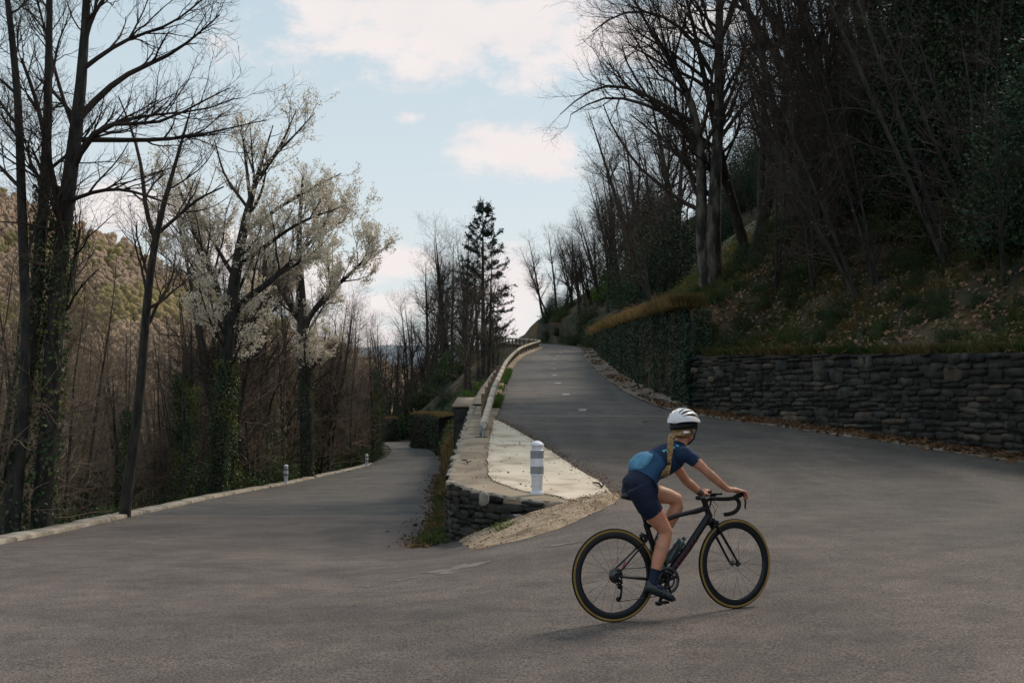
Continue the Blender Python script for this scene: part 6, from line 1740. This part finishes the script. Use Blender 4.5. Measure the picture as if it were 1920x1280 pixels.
# dark inked band on the left forearm
C = np.array([p.center[:] for p in bodyme.polygons]); nmz, Tz = classify(C)
idx = np.zeros(len(C), dtype=np.int32); idx[(nmz == 'armL') & (Tz > 5.05) & (Tz < 6.35)] = 1; bodyme.polygons.foreach_set('material_index', idx)
b = MB(); q = np.array([.882, .201, .862]); dirw = np.array(npl((.842, .204, .896), (.882, .201, .862)))
e1 = np.cross(dirw, [0, 1, 0]); e1 /= np.linalg.norm(e1); e2 = np.cross(dirw, e1); a = np.linspace(0, 2 * np.pi, 16, endpoint=False)
b.tube([q + (e1 * math.cos(t) + e2 * math.sin(t)) * .0265 for t in a], .0045, 6, up=tuple(dirw), closed=True); b.build('red_wristband', M['red'], person)
# shoes
for k, (h_, t_) in feet.items():
    s = -1 if k == 'R' else 1
    d = (t_ - h_); d /= np.linalg.norm(d); u = np.cross(d, [0, 1, 0]); u = u if u[2] > 0 else -u
    P = [h_ - d * .030 + u * .012, h_ - d * .018 + u * .012, h_ + d * .02 + u * .012, h_ + d * .07 + u * .006, h_ + d * .12, h_ + d * .17 - u * .004, h_ + d * .205 - u * .008, h_ + d * .228 - u * .010]
    b = MB(); b.tube(P, [(.012, .020), (.028, .040), (.034, .046), (.037, .038), (.043, .030), (.045, .025), (.037, .020), (.016, .010)], 18, up=tuple(u))
    sh = b.build('shoe', M['shoe'], person)
    b = MB(); P2 = [p - u * .030 for p in P]; b.tube([P2[1] - u * .006, P2[2] - u * .010, P2[3] - u * .004, P2[4] + u * .002, P2[5] + u * .006, P2[6] + u * .010], [(.024, .007), (.029, .007), (.030, .006), (.038, .006), (.040, .006), (.024, .005)], 12, up=tuple(u)); b.build('sole', M['black'], sh)
    for q in (.085, .12):
        b = MB(); c = h_ + d * q; w = np.array([0, 1, 0]); a = np.linspace(-1.9, 1.9, 12)
        b.tube([c + (w * math.sin(t) * (.040 + q * .02) + u * math.cos(t) * (.043 - q * .1)) for t in a], [(.0075, .002)] * 12, 6, up=tuple(d)); b.build('strap', M['black'], sh)
    b = MB(); b.ball(h_ + d * .085 + np.array([0, .043 * s, .006]), (.011, .006, .011), 12, 6); b.build('dial', M['metal'], sh)
# blue gilet stuffed in the rear pockets
b = MB()
path_ = [(.232, .018, 1.056), (.236, .018, 1.086), (.258, .018, 1.130), (.292, .018, 1.160), (.336, .018, 1.178), (.370, .018, 1.174), (.386, .018, 1.166)]
rad_ = [(.080, .024), (.112, .054), (.124, .064), (.122, .060), (.108, .046), (.080, .026), (.05, .008)]
b.tube(path_, rad_, 40, up=(-.6, 0, .8))
V = b.V[0]; lob = np.abs(np.sin(V[:, 1] * 26 + .9)); ridge = -.016 * (1 - lob) ** 3 + .012 * vnoise(V[:, 1] * 1.0 + V[:, 0], V[:, 0] * 2 + V[:, 2], 16, 3); b.V[0] = V + np.array([-.55, 0, .83]) * ridge[:, None]
bag = b.build('stuffed_gilet', M['gilet'], person)
ssm = bag.modifiers.new('s', 'SUBSURF'); ssm.levels = 2; ssm.render_levels = 2
# pocket panel that wraps the flank
def pocket(n, T, C): return n == 'torso'
pk = garment('rear_pocket', pocket, [waist, (('torso',), (.420, 0, 1.06), npl((0, 0, 0), (1, 0, .35))), (('torso',), (0, .12, 0), (0, 1, 0))], .012, mat('pocket', (0.011, 0.042, 0.095), (0.017, 0.060, 0.13), 12, 0.7, 0.004, 40), person)
# lettering on the upper back, laid on the jersey
jb = BVHTree.FromPolygons([v.co[:] for v in jersey.data.vertices], [p.vertices[:] for p in jersey.data.polygons])
def snap(p, off=.0015):
    h = jb.find_nearest(Vector(p)); return np.array(h[0] + h[1] * off)
def decal(name, c, du, dv, size, lines_, m_, th=.0042):
    b = MB(); c = np.array(c); du = np.array(du); dv = np.array(dv)
    for ln in lines_:
        pts = []
        for k in range(len(ln) - 1):
            for t in np.linspace(0, 1, 5)[:-1]: pts.append((ln[k][0] * (1 - t) + ln[k + 1][0] * t, ln[k][1] * (1 - t) + ln[k + 1][1] * t))
        pts.append(ln[-1])
        P = [snap(c + du * (p[0] - .3) * size + dv * (p[1] - .5) * size) for p in pts]
        h = jb.find_nearest(Vector(c)); b.tube(P, [(th, .0007)] * len(P), 6, up=tuple(h[1]))
    return b.build(name, m_, person)
# rows run across the back: letter advance = lateral (towards the right shoulder), letter up = towards the head
upv = np.array(npl((.42, 0, 1.26), (.52, -.03, 1.30)))
MG = [[(0, 0), (0, 1), (.35, .4), (.7, 1), (.7, 0)]]; AG = [[(0, 0), (.32, 1), (.64, 0)], [(.12, .35), (.52, .35)]]; PG = [[(0, 0), (0, 1), (.5, .95), (.58, .72), (.5, .5), (0, .48)]]
for nm_, gl, uu, yy_ in (('letter_m', MG, .412, -.118), ('letter_a', AG, .492, -.110), ('letter_p', PG, .532, -.098)):
    decal(nm_, (uu, yy_, 1.235), upv, (0, .85, .5), .034, gl, M['cyan'], .0038)
decal('sleeve_mark', (.622, -.225, 1.140), npl((.59, -.184, 1.18), (.60, -.10, 1.19)), npl((.64, -.196, 1.115), (.59, -.184, 1.18)), .02, [[(-.3, .3), (.9, .3)], [(-.3, .6), (.9, .6)]], M['white_print'], .003)
jb = BVHTree.FromPolygons([v.co[:] for v in shorts.data.vertices], [p.vertices[:] for p in shorts.data.polygons])
decal('shorts_mark', (.305, -.165, .785), npl((.26, -.1, .76), (.36, -.1, .80)), npl((.315, -.1, .725), (.25, -.098, .815)), .022, [[(-.3, .3), (1.0, .3)], [(-.3, .6), (1.0, .6)]], M['white_print'], .003)

# ---- head: helmet, straps, hair, face
def hmesh(name, m_, verts_f, nu, nv_, cut=None, thick=.010, parent=None):
    """grid on the helmet dome. u: -1..1 across (left to right), v: -1..1 back to front"""
    V = []; keep = []
    for a in range(nu + 1):
        for c in range(nv_ + 1): V.append(verts_f(-1 + 2 * a / nu, -1 + 2 * c / nv_))
    F = []
    for a in range(nu):
        for c in range(nv_):
            u, v = -1 + 2 * (a + .5) / nu, -1 + 2 * (c + .5) / nv_
            if cut is not None and cut(u, v): continue
            i = a * (nv_ + 1) + c; F.append([i, i + 1, i + nv_ + 2, i + nv_ + 1])
    o = mesh(name, V, np.array(F), m_, parent, smooth=True)
    if thick:
        s = o.modifiers.new('t', 'SOLIDIFY'); s.thickness = thick; s.offset = -1
    return o
hc = hd(-.004, 0, .030)
def dome(rx, ry, rz, lowb, lowf):
    def f(u, v):
        th = v * math.pi / 2; ph = u * math.pi / 2
        # longitude arcs from back to front, latitude across
        x = rx * math.sin(th) * (1 - .06 * abs(u)); w = math.cos(th)
        y = -ry * math.sin(ph) * (w ** .62 if w > 1e-6 else 0); z = rz * math.cos(ph) * (w ** .62 if w > 1e-6 else 0)
        low = lowb + (lowf - lowb) * (v + 1) / 2
        return hc + HR @ np.array([x, y, z * 1.0 + low * (1 - math.cos(ph) * w)])
    return f
def slots(u, v):
    au = abs(u)
    for c0, w, v0, v1 in ((0.0, .062, -.40, .74), (.22, .062, -.72, -.06), (.22, .062, .04, .72), (.43, .070, -.72, .04), (.44, .070, .12, .70)):
        if abs(au - c0) < w * (1 - .5 * abs((v - (v0 + v1) / 2) / ((v1 - v0) / 2)) ** 3) and v0 < v < v1: return True
    if au > .60 and au < .60 + .22 * max(0, (v + .75)) ** .7 and v > -.7 and v < .86: return True
    return au > .985
hel = hmesh('helmet', M['helmet'], dome(.129, .101, .097, -.018, .010), 120, 90, slots, .012, person)
hb_ = hmesh('helmet_liner', M['black'], dome(.123, .096, .091, -.020, .008), 40, 32, None, 0, hel)
# lower black rim round back and sides
b = MB(); ring_ = []
for t in np.linspace(0, 2 * np.pi, 48, endpoint=False):
    x, y = math.cos(t), math.sin(t); z = -.026 - .018 * max(0, -x) + .010 * max(0, x)
    ring_.append(hc + HR @ np.array([.114 * x, .088 * y, z]))
b.tube(ring_, [(.012, .026)] * 48, 10, up=tuple(HR @ np.array([0, 0, 1.0])), closed=True); b.build('helmet_rim', M['black'], hel)
b = MB(); a_ = [hc + HR @ np.array([(.129) * math.cos(t), .103 * math.sin(t), .002 + .004 * math.cos(t)]) for t in np.linspace(-2.0, 2.0, 30)]
b.tube(a_, [(.003, .0035)] * 30, 6, up=tuple(HR @ np.array([0, 0, 1.0]))); b.build('helmet_edge', M['helmet'], hel)
b = MB(); b.tube([hd(-.100, -.035, -.062), hd(-.090, -.06, -.058), hd(-.06, -.082, -.052)], [(.010, .010), (.013, .012), (.006, .006)], 10); b.build('fit_cradle', M['helmet'], hel)
b = MB()
for s in (-1, 1):
    b.tube([hd(.055, .088 * s, .0), hd(.028, .083 * s, -.05), hd(.030, .068 * s, -.09), hd(.035, .03 * s, -.124)], [(.008, .0018)] * 4, 6, up=(1, 0, 0)); b.tube([hd(-.06, .080 * s, -.01), hd(-.01, .087 * s, -.06), hd(.028, .070 * s, -.088)], [(.008, .0018)] * 3, 6, up=(1, 0, 0))
b.tube([hd(.035, .03, -.124), hd(.035, 0, -.130), hd(.035, -.03, -.124)], [(.008, .0018)] * 3, 6, up=(1, 0, 0)); b.build('chin_strap', M['black'], hel)
# eyes, brows
for s in (-1, 1):
    b = MB(); b.ball(hd(.077, .030 * s, -.008), .0105, 12, 8); b.build('eye', M['white_print'], person)
    b = MB(); b.ball(hd(.0865, .030 * s, -.008), .0045, 8, 6); b.build('iris', M['black'], bpy.data.objects['eye'] if s < 0 else bpy.data.objects['eye.001'])
# hair cap under the helmet, down to the nape
b = MB(); b.ball(hd(-.022, 0, -.012), (.094, .081, .092), 24, 16, HR)
V = b.V[0]; L_ = (V - HC) @ HR; fr = L_[:, 0] > .035
V[fr] = (HC + HR @ (np.clip(L_[fr], -9, [.035, 9, 9]).T).T.T) if False else np.array([HC + HR @ np.array([.035, l[1] * .9, l[2]]) for l in L_[fr]]); b.V[0] = V
hair = b.build('hair', M['hair'], person)
b = MB(); b.tube([hd(-.085, -.01, -.03), hd(-.095, -.03, -.075), (.522, -.060, 1.328)], [(.045, .022), (.036, .024), (.020, .018)], 14, up=(0, 0, 1)); b.build('gathered_hair', M['hair'], hair)
bp = np.array([(.525, -.058, 1.330), (.490, -.090, 1.314), (.464, -.122, 1.280), (.445, -.146, 1.238), (.432, -.160, 1.196), (.422, -.168, 1.158), (.415, -.174, 1.122)])
s_ = np.concatenate([[0], np.cumsum(np.linalg.norm(np.diff(bp, axis=0), axis=1))]); n = 110; tt = np.linspace(0, s_[-1], n); C = np.stack([np.interp(tt, s_, bp[:, c]) for c in range(3)], 1)
for _ in range(6): C[1:-1] = (C[:-2] + C[1:-1] + C[2:]) / 3
T = norm(np.gradient(C, axis=0)); side = norm(np.cross(T, np.array([-.35, -.75, .55]))); outw = np.cross(side, T)
fade_ = np.interp(tt / s_[-1], [0, .1, .7, 1], [.85, 1.0, .85, .55])
for q in range(3):
    ph = tt / .058 * 2 * np.pi / 1.0 + q * 2 * np.pi / 3
    P = C + side * (np.sin(ph) * .0165 * fade_)[:, None] + outw * (np.sin(2 * ph) * .0090 * fade_)[:, None]
    b = MB(); b.tube(P, np.stack([.0110 * fade_, .0095 * fade_], 1), 10, up=(0, 0, 1)); b.build('braid_strand', M['hair'], hair)
b = MB(); b.tube([C[-1] - T[-1] * .008, C[-1] + T[-1] * .010], .012, 12); b.build('hair_tie', M['black'], hair)
r = np.random.default_rng(3); b = MB()
for q in range(46):
    e = C[-1] + T[-1] * .006 + r.normal(scale=.004, size=3); m1 = e + np.array([-.018, -.004, -.045]) + r.normal(scale=.008, size=3); m2 = m1 + np.array([-.028, .0, -.034]) + r.normal(scale=.009, size=3)
    b.tube([e, m1, m2], [.0035, .0038, .0008], 5)
b.build('hair_tail', M['hair'], hair)

# the road rises a little towards the front wheel
fx, fy_ = BO[0] + 1.014 * math.cos(PSI), BO[1] + 1.014 * math.sin(PSI)
PIT = math.atan2(float(Hroad(fx, fy_)) - BO[2], 1.014)
for o in list(COL.objects):
    if o.parent is None and o.name.split('.')[0] in ('bicycle', 'person', 'water_bottle'): o.rotation_euler = (RAD(-3), -PIT, PSI)
# ------------------------------------------------------------------ labels that tell the repeated trees apart
def photo_x(o):
    return 960 + FPX * o.matrix_basis.translation.x / max(1.0, o.matrix_basis.translation.y)
STEMS = {}
for k, o in enumerate(PA): STEMS[next((c.data.name for c in o.children if c.name.startswith('trunk')), '')] = ('single stemmed', 'twin stemmed', 'broad crowned', 'three stemmed')[k]
for k, o in enumerate(PT): STEMS[next((c.data.name for c in o.children if c.name.startswith('trunk')), '')] = ('single stemmed', 'three stemmed', 'twin stemmed')[k]
for k, o in enumerate(PD): STEMS[next((c.data.name for c in o.children if c.name.startswith('trunk')), '')] = ('single stemmed', 'three stemmed', 'twin stemmed')[k]
def look(o):
    for c in o.children:
        if c.name.startswith('trunk') and c.data.name in STEMS: return STEMS[c.data.name]
    return ''
for o in list(COL.objects):
    g = o.get('group')
    if not g or o.parent is not None: continue
    x, y, z = o.matrix_basis.translation
    if y < 1: continue
    p_ = photo_x(o); lk = look(o)
    size = 'tall' if o.scale[2] > 1.02 else ('small' if o.scale[2] < .78 else 'middling')
    if g in ('bare trees in the wood below the kerb', 'saplings in the wood below the kerb', 'ivy clad trees below the kerb', 'bushes below the kerb', 'brambles behind the kerb'):
        zone = ('at the far left edge' if p_ < 90 else 'left of the forked tree' if p_ < 230 else 'left of the taller cherry' if p_ < 400 else 'between the two cherries' if p_ < 570 else 'right of the shorter cherry')
        off = float(xl(y)) - x
        dep = 'hard behind the kerb' if off < 4 else ('just downslope' if off < 13 else ('deep in the wood' if y < 60 else 'far in the wood'))
        kind = {'bare trees in the wood below the kerb': f'{lk} bare tree', 'saplings in the wood below the kerb': f'{lk} brown sapling', 'ivy clad trees below the kerb': f'{size} ivy clad tree', 'bushes below the kerb': f'{size} dark bush', 'brambles behind the kerb': f'{size} bramble tangle'}[g]
        o['label'] = f'{kind} {dep}, {zone}'
    elif g in ('bare trees on the right slope', 'saplings on the right slope', 'evergreens on the right slope', 'bushes on the right bank', 'brambles on the right bank'):
        zone = ('above the far bend' if p_ < 1120 else 'above the ivy wall' if p_ < 1290 else 'behind the twin trunked tree' if p_ < 1420 else 'above the stone wall left part' if p_ < 1620 else 'above the stone wall middle' if p_ < 1800 else 'above the stone wall right end' if p_ < 1960 else 'past the stone wall right end')
        hgt = z - float(_R(y))
        dep = 'near the foot' if hgt < 3.3 else 'low' if hgt < 5.2 else ('halfway up' if hgt < 11 else 'high up')
        kind = {'bare trees on the right slope': f'{lk} bare tree', 'saplings on the right slope': f'{lk} brown sapling', 'evergreens on the right slope': f'{size} dark evergreen', 'brambles on the right bank': f'{size} bramble tangle', 'bushes on the right bank': f'{size} bush'}[g]
        o['label'] = f'{kind} {dep} {zone}'
    elif g in ('bare trees beyond the lower bend', 'saplings on the bank between the roads', 'bushes on the bank between the roads', 'bushes at the lower bend', 'evergreens behind the lower bend', 'bushes on the rock bank', 'trees beyond the crest'):
        zone = ('left of the far bollard' if p_ < 690 else 'above the lower bend' if p_ < 790 else 'left of the conifer' if p_ < 875 else 'beside the conifer' if p_ < 940 else 'right of the conifer' if p_ < 1000 else 'by the rock bank')
        dep = 'nearer' if y < 95 else 'farther'
        base = {'bare trees beyond the lower bend': f'{lk} bare tree', 'saplings on the bank between the roads': f'{lk} sapling', 'bushes on the bank between the roads': 'dark bush', 'evergreens behind the lower bend': 'dark evergreen', 'bushes at the lower bend': 'low dark bush by the lower road', 'bushes on the rock bank': 'mossy bush on the upper rock bank', 'trees beyond the crest': f'{lk} small tree against the sky'}[g]
        o['label'] = f'{size} {dep} {base} {zone}'.replace('nearer bush', 'near bush').replace('low dark bush by the lower road', 'low dark bush')

NUM = ['leftmost', 'second from left', 'third from left', 'fourth from left', 'fifth from left', 'sixth from left', 'seventh from left', 'eighth from left', 'ninth from left', 'tenth from left']
byl = {}
for o in list(COL.objects):
    if o.parent is None and o.get('group') and o.get('label') and o.matrix_basis.translation.y > 1: byl.setdefault(o['label'], []).append(o)
for lab, os_ in byl.items():
    if len(os_) < 2: continue
    os_.sort(key=photo_x)
    for k, o in enumerate(os_):
        w = 'rightmost' if k == len(os_) - 1 else (NUM[k] if k < len(NUM) else None)
        if w: o['label'] = f'{lab}, {w}'
